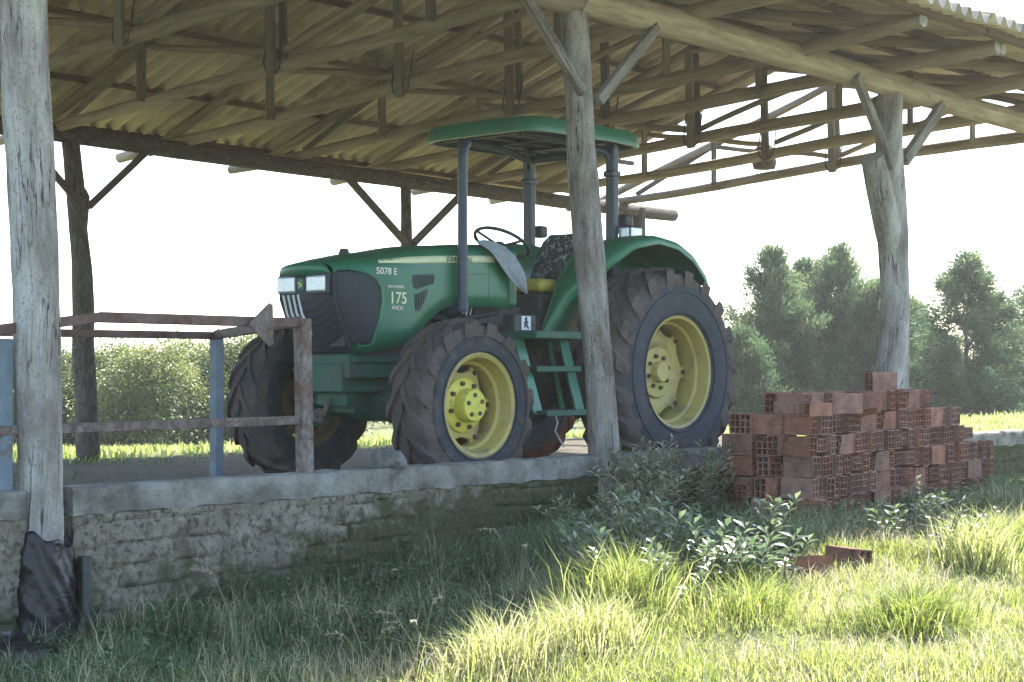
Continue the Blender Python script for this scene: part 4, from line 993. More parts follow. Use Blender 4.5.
# ------------------------------------------------------------------ hollow bricks
def brick_mesh(name, L=.24, chip=0):
    xs = [-.045, -.038, -.004, .004, .038, .045]; zs = [-.07, -.062, -.027, -.019, .019, .027, .062, .07]
    mb = MB()
    for sgn in (-1, 1):
        y = sgn * L / 2
        for i in range(5):
            for j in range(7):
                if i in (1, 3) and j in (1, 3, 5): continue
                q = [(xs[i], y, zs[j]), (xs[i + 1], y, zs[j]), (xs[i + 1], y, zs[j + 1]), (xs[i], y, zs[j + 1])]
                mb.add(q if sgn < 0 else q[::-1], [(0, 1, 2, 3)])
    for i in (1, 3):
        for j in (1, 3, 5):
            a, b, c, d = xs[i], xs[i + 1], zs[j], zs[j + 1]; e, f = -L / 2, L / 2
            mb.add([(a, e, c), (b, e, c), (b, e, d), (a, e, d), (a, f, c), (b, f, c), (b, f, d), (a, f, d)], [(0, 4, 5, 1), (1, 5, 6, 2), (2, 6, 7, 3), (3, 7, 4, 0)])
    a, b, c, d, e, f = -.045, .045, -.07, .07, -L / 2, L / 2
    mb.add([(a, e, c), (b, e, c), (b, e, d), (a, e, d), (a, f, c), (b, f, c), (b, f, d), (a, f, d)], [(0, 1, 5, 4), (1, 2, 6, 5), (2, 3, 7, 6), (3, 0, 4, 7)])
    me = bpy.data.meshes.new(name); me.from_pydata(mb.v, [], mb.f)
    import bmesh
    bm = bmesh.new(); bm.from_mesh(me); bmesh.ops.remove_doubles(bm, verts=bm.verts, dist=1e-5)
    for v in bm.verts:
        n_ = Vector((mnoise.noise(v.co * 30 + Vector((chip, 0, 0))), mnoise.noise(v.co * 30 + Vector((0, chip + 5, 0))), mnoise.noise(v.co * 30 + Vector((0, 0, chip + 9))))) * .0025
        v.co += n_
        if chip and v.co.y > L / 2 - .02 and v.co.z > .05 and chip > 1: v.co.y -= .05; v.co.z -= .012
    bmesh.ops.recalc_face_normals(bm, faces=bm.faces)
    bm.to_mesh(me); bm.free(); me.materials.append(M['brick'])
    return me
BM = [brick_mesh('brick', .24, 0), brick_mesh('brick', .24, 1), brick_mesh('brick', .235, 2), brick_mesh('brick', .225, 3)]
BL = 'weathered red hollow clay brick stacked in the big pile before the forked post'
BG = 'hollow bricks in the pile'
nbrick = [0]
def brick(x, y, z, rz=0.0, flat=0.0, tilt=0.0, label=BL, group=BG):
    o = bpy.data.objects.new('hollow_brick', rnd.choice(BM)); COL.objects.link(o)
    o.location = (x, y, z); o.rotation_euler = (tilt, flat, rz); nbrick[0] += 1
    return tag(o, label, 'brick', group)
def base_z(x, y): return float(ground_z(x, y))
PA = R(2.5)      # the pile runs nearly along the wall
def pile(u, v, z, rz=0, flat=0, tilt=0, **k):
    brick(9.36 + u * math.cos(PA) - v * math.sin(PA), 5.86 + u * math.sin(PA) + v * math.cos(PA), z, rz + PA, flat, tilt, **k)
GZ0 = -.20
def lay(u0, u1, v, z, p_long=.25, gap=.0):
    """one course along the pile face; v is the front edge of the row"""
    u = u0
    while u < u1 - .03:
        gz = GZ0 + .02 * min(1, max(0, (u - .3) / 3))
        if rnd.random() < gap: u += rnd.uniform(.05, .1); continue
        if rnd.random() < p_long and u + .25 < u1 + .06:
            pile(u + .12, v + .05 + rnd.uniform(-.01, .02), z + gz, R(90) + rnd.gauss(0, .03)); u += .25 + rnd.uniform(0, .012)
        elif rnd.random() < .12:
            pile(u + .07, v + .12 + rnd.uniform(-.02, .02), z + gz - .025 * 0 , rnd.gauss(0, .03), R(90)); u += .148 + rnd.uniform(0, .01)
        else:
            pile(u + .046, v + .12 + rnd.uniform(-.025, .03), z + gz, rnd.gauss(0, .06), 0, rnd.gauss(0, .02)); u += .096 + rnd.uniform(0, .014)
H = .143
# front face courses (u from the left end)
front = [(.50, 3.25), (.46, 3.22), (.49, 3.2), (.47, 3.1), (.50, 2.85)]
for c, (a, b) in enumerate(front): lay(a, b, .02 + .012 * c + rnd.uniform(-.02, .02), .07 + H * c, .10 if c < 4 else .25)
# left toe of the pile: two long bricks low and forward
pile(.34, .30, GZ0 + .07, .25, label='long red hollow brick at the lower left toe of the pile'); pile(.42, .02, GZ0 + .07, .30, label='long clean-sided brick lying in front of the lowest course at the left')
pile(.40, .50, GZ0 + .07, R(80)); pile(.40, .48, GZ0 + .07 + H, R(84)); pile(.42, .36, GZ0 + .07 + H, R(92))
for c in range(5):   # left end of the pile, going back
    lay_v = [.28, .50] if c > 1 else [.28, .53]
    for v in lay_v:
        if rnd.random() < .35: pile(.50 + rnd.uniform(-.03, .03), v + .12, GZ0 + .07 + H * c, rnd.gauss(0, .05)); pile(.60 + rnd.uniform(-.01, .03), v + .12, GZ0 + .07 + H * c, rnd.gauss(0, .05))
        else:
            for dv in (.05, .15): pile(.57 + rnd.uniform(-.04, .03), v + dv, GZ0 + .07 + H * c, R(90) + rnd.gauss(0, .05))
# tops of the rows behind
lay(.75, 2.8, .28, .07 + H * 4, .2); lay(.75, 2.8, .53, .07 + H * 4, .2, .03)
lay(.50, 1.0, .14, .07 + H * 5, .4, .05); lay(1.35, 2.3, .08, .07 + H * 5, .25, .06); lay(.55, 2.4, .36, .07 + H * 5, .3, .06); lay(2.5, 3.0, .30, .07 + H * 3, .2)
# right end
for c in range(4): pile(3.22, .36, GZ0 + .09 + H * c, rnd.gauss(0, .05)); pile(3.28 - .03 * c, .62, GZ0 + .09 + H * c, rnd.gauss(0, .05))
for c in range(3):
    for i in range(3): pile(3.32 + .1 * i, .22 + rnd.uniform(-.03, .05), GZ0 + .09 + H * c, rnd.gauss(0, .06))
pile(1.78, .20, GZ0 + .07 + H * 6, R(70), label='single reddish brick on the very top of the pile below the forked trunk')
pile(1.02, .10, GZ0 + .045 + H * 5.15, R(55), 0, .0, label='brick lying askew on the top left of the pile'); pile(1.18, .08, GZ0 + .05 + H * 5.0, R(28), R(35), R(-12), label='tilted hollow brick slumping at the front of the top course')
pile(.60, .12, GZ0 + .05 + H * 5 - .02, R(80), R(90), label='brick lying flat at the top left corner of the pile')
# broken bricks in the grass
for i, (x, y, rz, t, lb) in enumerate(((7.12, 5.38, .5, .5, 'broken red brick half buried in the weeds left of the leafy plants'), (6.92, 5.20, 1.8, -.3, 'red brick lying nearest the tall grass tussock'), (7.28, 5.18, 2.3, .3, 'red brick flat in the grass under the leafy weeds'), (8.0, 4.85, .9, .4, 'cracked brick lying in front of the pile among weeds'), (8.25, 4.75, 2.7, -.35, 'pale dusty brick lying at the edge of the sunlit grass'), (6.98, 5.42, .2, .2, 'brick lying farthest back among the loose bricks, nearest the wall'))):
    brick(x, y, base_z(x, y) + .045, rz, R(90) + t * .3, t * .4, lb, 'loose bricks in the grass')

# ------------------------------------------------------------------ vegetation
def in_view(x, y, m=1.0):
    d = x * CP + y * SP; r = x * SP - y * CP
    return (d > .5) & (np.abs(r) < d * 512 / F + m)
def scatter(n, x0, x1, y0, y1, dens=None, m=.8):
    x = rng.uniform(x0, x1, n); y = rng.uniform(y0, y1, n); k = in_view(x, y, m)
    if dens is not None: k &= rng.uniform(0, 1, n) < dens(x, y)
    return x[k], y[k]
def pile_gap(x, y): return 1 - .88 * sstep(8.2, 8.8, x) * (1 - sstep(10.6, 11.2, x)) * sstep(4.75, 5.0, y) * (1 - sstep(6.3, 6.6, y)) - .85 * np.exp(-((x - 7.08) / .40) ** 2 - ((y - 5.22) / .22) ** 2)
def grass(name, label, cat, xy, lmin, lmax, wid, material, tint, bend=(.2, .9), kind='stuff'):
    x, y = xy; n = len(x); b = np.stack([x, y, ground_z(x, y) - .01], 1)
    patch = np.clip(.8 + .45 * vn(x, y, 2.4, 5) + .3 * vn(x, y, 6.5, 1), .3, 1.7)
    V, T = blades(b, rng.uniform(0, 6.28, n), rng.uniform(lmin, lmax, n) * patch, rng.uniform(.6, 1.2, n) * wid, rng.uniform(*bend, n))
    o = leafmesh(name, V, T, tint(x, y, n), material)
    tag(o, label, cat, None, kind); return o
# front lawn, long and short blades mixed
tint = lambda x, y, n: .38 + .22 * vn(x, y, 1.7, 2) + rng.normal(0, .16, n)
grass('grass', 'bright green sunlit grass in front of the wall and brick pile', 'grass', scatter(420000, 3, 13.5, .6, 5.75, lambda x, y: np.clip(.5 + .5 * vn(x, y, 3.1, 1) + .4 * vn(x, y, 8.3, 2), .3, 1) * pile_gap(x, y)), .04, .14, .0032, GRASS, tint)
grass('dry_grass', 'straw coloured blades mixed through the sunlit grass', 'grass', scatter(80000, 3, 13.5, .6, 5.6, lambda x, y: .4 + .5 * vn(x, y, 2.2, 4)), .10, .26, .0026, STRAW, lambda x, y, n: rng.uniform(0, 1, n), (.4, 1.1))
tintw = lambda x, y, n: .35 + .2 * vn(x, y, 2.5, 6) + rng.normal(0, .17, n)
grass('weeds', 'dark green weeds and grass growing along the foot of the wall', 'weeds', scatter(150000, 3.2, 14, 5.1, 7.03, lambda x, y: (.45 + .5 * vn(x, y, 2.6, 3)) * pile_gap(x, y)), .07, .24, .0042, WEED, tintw, (.2, 1.0))
grass('field_grass', 'sunlit grass strip behind the shed in front of the trees', 'grass', scatter(230000, 6, 42, 7.4, 40, lambda x, y: (.6 + .4 * vn(x, y, .8, 3)) * ((y > 12.6) | (x > 17.4)), 1.5), .07, .20, .011, GRASS, lambda x, y, n: .40 + .2 * vn(x, y, .8, 2) + rng.normal(0, .16, n))
grass('floor_weeds', 'sparse low weeds on the earth floor under the roof', 'weeds', scatter(9000, 4.2, 9.5, 7.3, 12.9, lambda x, y: .25 + .6 * vn(x, y, 1.3, 9)), .03, .10, .005, WEED, tintw, (.3, 1.1))
grass('long_weeds', 'rank long bladed weeds between the wall pier and the brick pile', 'weeds', scatter(60000, 6.3, 12.5, 5.1, 6.95, lambda x, y: np.clip(.15 + .7 * vn(x, y, 2.1, 11) + .5 * np.exp(-((x - 8.6) / .9) ** 2), 0, 1) * pile_gap(x, y) * (1 - .9 * sstep(9.1, 9.5, x) * sstep(5.35, 5.6, y))), .14, .36, .0045, WEED, lambda x, y, n: .55 + rng.normal(0, .22, n), (.2, 1.1))
grass('dry_weeds', 'dry pale blades among the shaded weeds', 'weeds', scatter(26000, 3.2, 12, 4.9, 6.95, lambda x, y: (.3 + .6 * vn(x, y, 2.9, 13)) * pile_gap(x, y)), .12, .32, .0026, STRAW, lambda x, y, n: rng.uniform(0, .8, n), (.2, 1.0))
# broad leaves low down along the wall
def leaves(centers, dirs, length, width, fold=.25):
    n = len(centers); d = dirs / np.linalg.norm(dirs, axis=1, keepdims=True)
    rv = rng.normal(size=(n, 3)); s = np.cross(d, rv); s /= np.linalg.norm(s, axis=1, keepdims=True)
    # keep leaf faces mostly level
    up = np.array([0, 0, 1.0]); s2 = np.cross(d, up) + 1e-4; s2 /= np.linalg.norm(s2, axis=1, keepdims=True)
    s = s2 * .8 + s * .45; s /= np.linalg.norm(s, axis=1, keepdims=True)
    nn = np.cross(s, d); L = length[:, None]; W = width[:, None]
    dr = np.array([0, 0, -1.0]) * L * .22
    V = np.stack([centers, centers + d * L * .4 + s * W + nn * W * fold, centers + d * L + dr, centers + d * L * .4 - s * W + nn * W * fold, centers + d * L * .45], 1)
    return V, [(0, 1, 4), (1, 2, 4), (2, 3, 4), (3, 0, 4)]
x, y = scatter(26000, 3.4, 13, 5.2, 7.02, lambda x, y: .4 + .6 * vn(x, y, 3.3, 8))
n = len(x); c = np.stack([x, y, ground_z(x, y) + rng.uniform(.01, .16, n)], 1)
dd = np.stack([rng.normal(size=n), rng.normal(size=n), rng.uniform(-.1, .7, n)], 1)
V, T = leaves(c, dd, rng.uniform(.025, .06, n), rng.uniform(.006, .014, n))
o = leafmesh('low_weeds', V, T, .35 + rng.normal(0, .2, n), WEED); tag(o, 'small broad leaved ground cover at the wall foot', 'weeds', None, 'stuff')

def plant(name, label, cat, x, y, h, ns, nl, ll, lw, lm, group=None, spread=.14, z=None, seedt=.45):
    z = base_z(x, y) if z is None else z
    t = thing(name, label, cat, (x, y, z - .02), group)
    mb = MB(); C = []; D = []; TT = []
    for s in range(ns):
        a = rnd.uniform(0, 6.28); hh = h * rnd.uniform(.6, 1.05); sp = spread * rnd.uniform(.4, 1.3)
        P = [Vector((sp * .25 * math.cos(a), sp * .25 * math.sin(a), 0)), Vector((sp * .5 * math.cos(a), sp * .5 * math.sin(a), hh * .5)), Vector((sp * math.cos(a + .2), sp * math.sin(a + .2), hh))]
        mb.tube([P[0], P[0].lerp(P[1], .5), P[1], P[1].lerp(P[2], .5), P[2]], [.005, .0045, .004, .003, .002], 5)
        for k in range(nl):
            u = .18 + .82 * (k + rnd.random()) / nl
            p = P[0].lerp(P[1], u * 2) if u < .5 else P[1].lerp(P[2], u * 2 - 1)
            b = k * 2.4 + rnd.uniform(-.4, .4); up = .15 + .75 * u
            C.append(p); D.append((math.cos(b), math.sin(b), up + rnd.uniform(-.3, .3))); TT.append(seedt + rnd.gauss(0, .25) + .2 * (u - .5))
    mb.build('stem', BARK if False else M['plank'], t, smooth=50)
    n = len(C); V, T = leaves(np.array([tuple(p) for p in C]), np.array(D), rng.uniform(.65, 1.15, n) * ll, rng.uniform(.7, 1.2, n) * lw)
    leafmesh('leaf_cluster', V, T, np.array(TT), lm, t)
    return t
PW = 'leafy weeds in front of the brick pile'
spots = [(8.30, 5.45, .40, 'tall'), (8.62, 5.55, .36, 'bushy'), (8.05, 5.62, .42, 'pale'), (8.42, 5.25, .30, 'short'), (7.80, 5.42, .30, 'drooping'), (8.85, 5.38, .32, 'dense'), (7.98, 5.18, .22, 'small'), (8.75, 5.15, .26, 'sunlit'), (9.25, 5.50, .30, 'slim'), (9.05, 5.20, .24, 'low')]
where = ['at the left corner of the brick pile', 'under the lowest long brick', 'left of the pile before the wall pier', 'at the sunlit edge below the pile corner', 'farthest left beside the broken bricks', 'before the hole-ended bricks', 'down among the loose red bricks', 'right of the loose bricks by the lawn', 'close against the brick pile middle', 'rightmost of the leafy weeds below the pile']
for (x, y, h, k), w in zip(spots, where):
    x, y = x - 1.35, y - .36
    plant('leafy_weed', k + ' weed with long pale pointed leaves ' + w, 'weed', x, y, h * 1.35, rnd.randint(8, 11), 21, .105, .015, LEAF, PW, .19)
dk = [(8.75, 6.55, .50, 'hiding the end pier of the mossy wall'), (9.05, 6.75, .55, 'directly below the rear tractor wheel'), (9.35, 6.6, .52, 'climbing over the coping under the rear tyre'), (8.45, 6.35, .40, 'in front of the mossy right end of the wall'), (9.35, 6.85, .42, 'between the rear wheel and the brick pile'), (8.1, 6.5, .32, 'low against the mossy wall'), (8.15, 6.15, .34, 'in front of the tall dark weeds near the pier'), (8.05, 6.05, .28, 'in the shade before the mossy wall')]
for x, y, h, w in dk:
    plant('tall_weed', 'bluish green tall weed ' + w, 'weed', x, y, h, 22, 30, .085, .010, WEED, 'dark weeds along the wall', .26, seedt=.75)
rt = [(9.0, 4.95, .26, 'left of the tall grass clump below the pile'), (9.7, 5.1, .24, 'before the right part of the pile'), (10.6, 5.2, .26, 'below the right end of the pile')]
for x, y, h, w in rt: plant('leafy_weed', 'shaded leafy weed ' + w, 'weed', x, y, h, 8, 16, .075, .014, WEED, 'shaded weeds below the pile', .2)
plant('seedling', 'small bright green seedling on the floor by the far front wheel', 'seedling', 6.75, 7.5, .13, 3, 7, .06, .018, LEAF, None, .06, z=0.0)

def tussock(name, label, cat, x, y, n, rad, lmin, lmax, lm, group=None, t0=.45, bend=(.3, 1.1), wid=.0032, heads=0):
    z = base_z(x, y); th = thing(name, label, cat, (x, y, z - .02), group)
    r = rad * np.sqrt(rng.uniform(0, 1, n)); a = rng.uniform(0, 6.28, n)
    b = np.stack([r * np.cos(a), r * np.sin(a), np.zeros(n)], 1)
    r_ = np.abs(rng.normal(0, .55, n)) * rad; b[:, 0] = r_ * np.cos(a) * 1.3; b[:, 1] = r_ * np.sin(a)
    V, T = blades(b, a + rng.normal(0, 1.1, n), rng.uniform(lmin * .5, lmax, n), rng.uniform(.7, 1.2, n) * wid, rng.uniform(*bend, n))
    leafmesh('blade_tuft', V, T, t0 + rng.normal(0, .25, n), lm, th)
    if heads:
        mb = MB(); HC = []; HD = []
        for i in range(heads):
            aa = rnd.uniform(0, 6.28); L = lmax * rnd.uniform(1.0, 1.5); o = rnd.uniform(.25, .6) * L
            P = [Vector((0, 0, 0)), Vector((o * .25 * math.cos(aa), o * .25 * math.sin(aa), L * .5)), Vector((o * .7 * math.cos(aa), o * .7 * math.sin(aa), L * .85)), Vector((o * 1.2 * math.cos(aa), o * 1.2 * math.sin(aa), L * .87))]
            mb.tube(P, [.0022, .002, .0016, .001], 5)
            for q in range(26):
                u = .15 + .85 * q / 26; p = P[2].lerp(P[3], u * 1.3 - .3) if u > .3 else P[1].lerp(P[2], .8 + u * .6)
                HC.append(p); HD.append((math.cos(aa) + rnd.gauss(0, .6), math.sin(aa) + rnd.gauss(0, .6), rnd.gauss(.1, .4)))
        mb.build('stalk', M['cloth'] if False else STRAW, th, smooth=50)
        n2 = len(HC); V, T = leaves(np.array([tuple(p) for p in HC]), np.array(HD), rng.uniform(.014, .028, n2), rng.uniform(.0015, .003, n2)); leafmesh('seed_head', V, T, rng.uniform(.3, 1, n2), STRAW, th)
    return th
TG = 'grass tussocks in the foreground'
tussock('grass_tussock', 'tall yellow green grass tussock left of the loose red bricks', 'grass tuft', 6.35, 4.85, 1300, .24, .18, .52, GRASS, TG, .28)
tussock('grass_tussock', 'broad tussock with drooping tips just right of the tallest tussock', 'grass tuft', 6.75, 4.40, 1000, .28, .14, .36, GRASS, TG, .25)
tussock('grass_tussock', 'dry brownish tussock at the bottom edge left of centre', 'grass tuft', 5.35, 4.75, 1200, .24, .16, .42, GRASS, TG, .72)
tussock('grass_tussock', 'pale straw tussock at the bottom edge below the wall middle', 'grass tuft', 5.75, 4.6, 1100, .25, .16, .40, GRASS, TG, .68)
tussock('grass_tussock', 'grey green mound of grass in the sunlit lawn at the lower right', 'grass tuft', 7.05, 3.72, 1900, .26, .14, .36, GRASS, TG, .15, (.5, 1.2))
tussock('grass_tussock', 'small leaning tuft at the lower edge of the loose bricks', 'grass tuft', 7.35, 4.85, 500, .16, .12, .26, GRASS, TG, .35)
tussock('grass_tussock', 'ragged tuft at the bottom right corner of the lawn', 'grass tuft', 7.6, 3.0, 600, .22, .1, .24, GRASS, TG, .4)
tussock('tall_grass', 'tall pale grass clump with shining blades at the right edge', 'tall grass', 8.85, 4.25, 700, .22, .22, .52, GRASS, 'tall grass at the right', .62, (.4, 1.1), .0045)
tussock('tall_grass', 'tall green grass clump behind the pale clump at the right edge', 'tall grass', 9.6, 4.45, 700, .3, .2, .46, GRASS, 'tall grass at the right', .3, (.4, 1.1), .0045)
plant('leafy_weed', 'wiry weed standing inside the tall grass at the right edge', 'weed', 8.9, 4.45, .42, 10, 14, .06, .01, LEAF, 'leafy weeds at the right edge', .25)
SG = 'seeding grass stalks before the wall'
tussock('grass_stalks', 'dry grass stalks with nodding seed heads at the lower left', 'grass stalks', 4.85, 5.05, 90, .12, .10, .26, STRAW, SG, .5, (.4, 1.1), .0024, 3)
tussock('grass_stalks', 'arching pale grass stalks left of the dry brownish tussock', 'grass stalks', 5.1, 4.98, 110, .14, .10, .28, STRAW, SG, .6, (.5, 1.2), .0024, 4)
tussock('grass_stalks', 'thin green grass stalks before the left end of the mossy wall', 'grass stalks', 4.75, 5.75, 70, .10, .18, .42, WEED, SG, .6, (.1, .5), .0028, 1)
tussock('grass_stalks', 'upright reddish grass stalks in front of the wall middle', 'grass stalks', 6.15, 5.35, 90, .25, .2, .45, STRAW, SG, .15, (.1, .5), .0022, 2)

def trunk_mesh(H, r, seed, forks=3, spread=.35):
    mb = MB(); p = wob_path((0, 0, -.3), (0, 0, H), 12, .12, seed); mb.tube(p, [r * (1 - .85 * i / 12) for i in range(13)], 10, lump=.1, seed=seed)
    for i in range(forks):
        a = i * 2.4 + seed; b = p[3 + i * 2 if 3 + i * 2 < 11 else 10]; e = b + Vector((math.cos(a) * H * spread, math.sin(a) * H * spread, H * .28))
        mb.tube(wob_path(b, e, 6, .08, seed + i + 3), [r * .5 * (1 - .8 * j / 6) for j in range(7)], 7)
    return mb
def conifer(name, label, x, y, H, rad, seed, group, nb=230, low=.0, droop=.0, tt=.45):
    z = base_z(x, y); t = thing(name, label, 'tree', (x, y, z), group)
    trunk_mesh(H * .78, .10, seed, 4, .10).build('trunk', BARK, t, smooth=60)
    r2 = np.random.default_rng(seed)
    V_, T_ = [], []
    C = []; D = []; TI = []
    for b in range(nb):
        u = low + (1 - low) * r2.uniform(0, 1) ** 1.15; az = r2.uniform(0, 6.28)
        lob = 1.25 + .20 * math.sin(az * 3 + seed + u * 5) + .12 * math.sin(az * 5 + u * 11 + seed)
        Lb = (.75 + .5 * r2.uniform() ** 2) * rad * (min(1, (u + .25) / .30) ** .5) * (1 - u) ** .72 * lob * 1.08 * r2.uniform(.7, 1.1) + .12
        el = .25 + .75 * u + r2.normal(0, .15) - droop
        d = np.array([math.cos(az) * math.cos(el), math.sin(az) * math.cos(el), math.sin(el)])
        base = np.array([0, 0, H * .93 * u])
        tb = tt + r2.normal(0, .17)
        ns = max(4, int(Lb / .11))
        for s in range(ns):
            v = .25 + .75 * (s + r2.uniform()) / ns
            p = base + d * Lb * v + r2.normal(0, .06, 3) + np.array([0, 0, .10 * Lb * v * v])
            m = int(20 + 18 * v)
            c = p + r2.normal(0, .075, (m, 3))
            q = d * .9 + r2.normal(0, .55, (m, 3)) + np.array([0, 0, .25 - droop])
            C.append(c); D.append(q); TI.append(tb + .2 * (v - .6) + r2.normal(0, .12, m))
    C = np.concatenate(C); D = np.concatenate(D); TI = np.concatenate(TI); n = len(C)
    D /= np.linalg.norm(D, axis=1, keepdims=True); S = np.cross(D, rng.normal(size=(n, 3))); S /= np.linalg.norm(S, axis=1, keepdims=True)
    L = rng.uniform(.07, .20, n)[:, None]; W = rng.uniform(.008, .017, n)[:, None]
    V = np.stack([C, C + D * L * .5 + S * W, C + D * L, C + D * L * .5 - S * W], 1)
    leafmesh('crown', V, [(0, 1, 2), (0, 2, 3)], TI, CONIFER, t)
    return t
def bush(name, label, x, y, H, rad, seed, group, nc=75, nl=420, lsz=.085, lm=None, tt=.45, cat='bush'):
    z = base_z(x, y); t = thing(name, label, cat, (x, y, z), group)
    trunk_mesh(H * .75, .08, seed, 4, .3).build('trunk', BARK, t, smooth=60)
    r2 = np.random.default_rng(seed); C = []; D = []; TI = []
    for k in range(nc):
        a = r2.uniform(0, 6.28); u = r2.uniform(0, 1); v = r2.uniform(.35, 1) ** .6
        zz = H * (.10 + .82 * u); rr = rad * v * math.sqrt(max(.05, 1 - (2 * u - .75) ** 2 * .5)) * (1 + .25 * math.sin(a * 3 + seed))
        if u > .75: rr *= .75
        p = np.array([rr * math.cos(a), rr * math.sin(a), zz + .12 * math.sin(a * 4 + seed)])
        cs = r2.uniform(.16, .34)
        tb = tt + r2.normal(0, .22) + .45 * (u - .5)  # tint rises with height: lit tops and shaded bottoms put into leaf colour
        c = p + r2.normal(0, 1, (nl, 3)) * cs * np.array([1, 1, .7]); q = (c - p) / cs + r2.normal(0, .8, (nl, 3)) + np.array([0, 0, .4])
        C.append(c); D.append(q); TI.append(tb + r2.normal(0, .13, nl))
    C = np.concatenate(C); D = np.concatenate(D); TI = np.concatenate(TI); n = len(C)
    C[:, 2] = np.maximum(C[:, 2], .02)
    V, T = leaves(C, D, rng.uniform(.6, 1.3, n) * lsz, rng.uniform(.7, 1.2, n) * lsz * .28)
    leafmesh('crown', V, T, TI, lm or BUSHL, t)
    return t
def place(px, d):
    a = PH - math.atan((px - 512) / F); r = d / math.cos(PH - a); return r * math.cos(a), r * math.sin(a)
CT = 'grey green conifers beyond the shed'
for px, d, H_, rad, sd, lb, dr, tt in ((772, 40, 4.9, 1.45, 11, 'feathery grey green conifer nearest the rear tractor wheel', 0, .5), (838, 41, 5.1, 1.6, 12, 'dense grey green conifer directly left of the forked trunk post', 0, .5), (806, 43, 5.0, 1.5, 13, 'conifer standing behind and between the two front conifers', 0, .35),
    (968, 38, 4.6, 1.5, 14, 'drooping tall conifer right of the forked trunk post', .35, .4), (1045, 40, 4.3, 1.7, 15, 'drooping conifer cut by the right edge of the picture', .35, .45), (908, 44, 4.0, 1.5, 16, 'shorter conifer just right of the forked trunk behind the bricks', .1, .6), (742, 38, 2.6, .95, 17, 'low conifer close behind the rear tractor wheel', 0, .4), (878, 40, 4.0, 1.5, 18, 'bushy low conifer behind the forked trunk and brick pile', 0, .3), (930, 41, 2.9, 1.3, 21, 'low dark conifer behind the right end of the brick pile', .1, .3), (700, 44, 2.4, 1.2, 22, 'dark low conifer mostly hidden by the rear wheel', 0, .3)):
    x, y = place(px, d); conifer('conifer_tree', lb, x, y, H_, rad, sd, CT, droop=dr, tt=tt)
BG2 = 'leafy bushes beyond the rail pen'
for px, d, H_, rad, sd, tt, lb in ((95, 40, 2.55, 1.5, 31, .4, 'round green bush seen just right of the leaning back post'), (150, 38, 2.35, 1.2, 32, .62, 'bright yellow green bush in the middle of the left bushes'), (195, 41, 2.6, 1.3, 33, .55, 'lumpy yellow green bush left of the blue grey pen post'), (242, 40, 2.7, 1.2, 34, .5, 'tall green bush beside the far front tractor wheel'), (30, 39, 2.5, 1.4, 35, .45, 'green bush behind the pale trunk post at the left edge'), (300, 44, 2.5, 1.5, 36, .4, 'bush hidden behind the front of the tractor'), (120, 46, 2.7, 1.6, 37, .3, 'dark bush behind the bright yellow green bush'), (-40, 42, 2.6, 1.6, 38, .4, 'bush outside the left edge behind the pen')):
    x, y = place(px, d); bush('leafy_bush', lb, x, y, H_, rad, sd, BG2, tt=tt)
# thicket far behind, one mass
C = []; 
for k in range(420):
    px = rnd.uniform(-350, 1400); d = rnd.uniform(62, 75); x, y = place(px, d); z = base_z(x, y)
    C.append((x, y, z + rnd.uniform(0, 1.3)))
C = np.array(C); n = 120; c = (C[:, None] + rng.normal(0, .55, (len(C), n, 3)) * np.array([1, 1, .55])).reshape(-1, 3); q = rng.normal(size=c.shape)
V, T = leaves(c, q, rng.uniform(.15, .3, len(c)), rng.uniform(.05, .09, len(c)))
o = leafmesh('thicket', V, T, np.repeat(rng.normal(.35, .2, len(C)), n) + rng.normal(0, .1, len(c)), BUSHL); tag(o, 'low far thicket behind the trees', 'thicket', None, 'stuff')

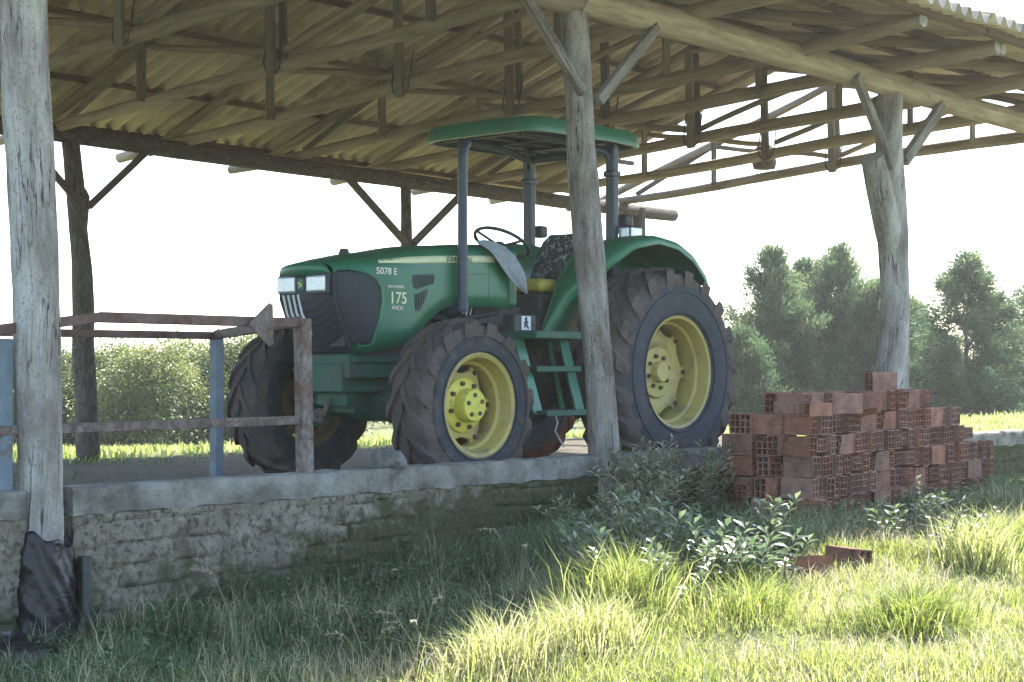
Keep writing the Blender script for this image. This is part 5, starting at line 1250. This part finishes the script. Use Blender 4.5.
# ------------------------------------------------------------------ thin haze volume added to veil the shadows and lift the blacks
mb = MB(); mb.box((0, 0, 2.0), (1900, 1900, 13.0)); hz = mb.build('haze', [], None, smooth=0)
hm = bpy.data.materials.new('added veil haze'); hm.use_nodes = True; hn = hm.node_tree
hn.nodes.remove(hn.nodes['Principled BSDF']); pv = hn.nodes.new('ShaderNodeVolumePrincipled'); pv.inputs['Color'].default_value = (1, .98, .94, 1); pv.inputs['Density'].default_value = .0008; pv.inputs['Anisotropy'].default_value = .5
hn.links.new(pv.outputs[0], hn.nodes['Material Output'].inputs['Volume']); hz.data.materials.append(hm)
tag(hz, 'thin pale haze added to veil and lift the shadows', 'haze', None, 'stuff')

# ------------------------------------------------------------------ light, sky, camera
AZ, EL = R(13), R(48)
S = Vector((math.cos(EL) * math.cos(AZ), math.cos(EL) * math.sin(AZ), math.sin(EL)))
sl = bpy.data.lights.new('sun', 'SUN'); sl.energy = 5.0; sl.angle = R(.55); sl.color = (1, .95, .86)
so = bpy.data.objects.new('sun', sl); COL.objects.link(so); so.rotation_mode = 'QUATERNION'; so.rotation_quaternion = S.to_track_quat('Z', 'Y'); so.location = (20, 5, 30)
w = bpy.data.worlds.new('World'); scene.world = w; w.use_nodes = True
nt = w.node_tree; bg = nt.nodes['Background']
sky = nt.nodes.new('ShaderNodeTexSky'); sky.sky_type = 'NISHITA'; sky.sun_disc = False; sky.sun_elevation = EL; sky.sun_rotation = R(90) - AZ
sky.air_density = 1.0; sky.dust_density = 1.0; sky.ozone_density = 1.0; sky.altitude = 100
nt.links.new(sky.outputs[0], bg.inputs['Color']); bg.inputs['Strength'].default_value = .15
cam = bpy.data.cameras.new('camera'); cam.sensor_width = 36; cam.lens = 36 * F / 1024; cam.shift_y = (HOR - 341) / 1024
cam.clip_start = .05; cam.clip_end = 3000
co = bpy.data.objects.new('camera', cam); COL.objects.link(co); co.location = (0, 0, EYE); co.rotation_euler = (R(90), 0, PH - R(90))
scene.camera = co
scene.view_settings.view_transform = 'Standard'; scene.view_settings.look = 'None'; scene.view_settings.gamma = 1
scene.view_settings.exposure = 2.05
scene.cycles.max_bounces = 8; scene.cycles.volume_bounces = 0; scene.cycles.diffuse_bounces = 5; scene.cycles.transparent_max_bounces = 8
print('bricks', nbrick[0])
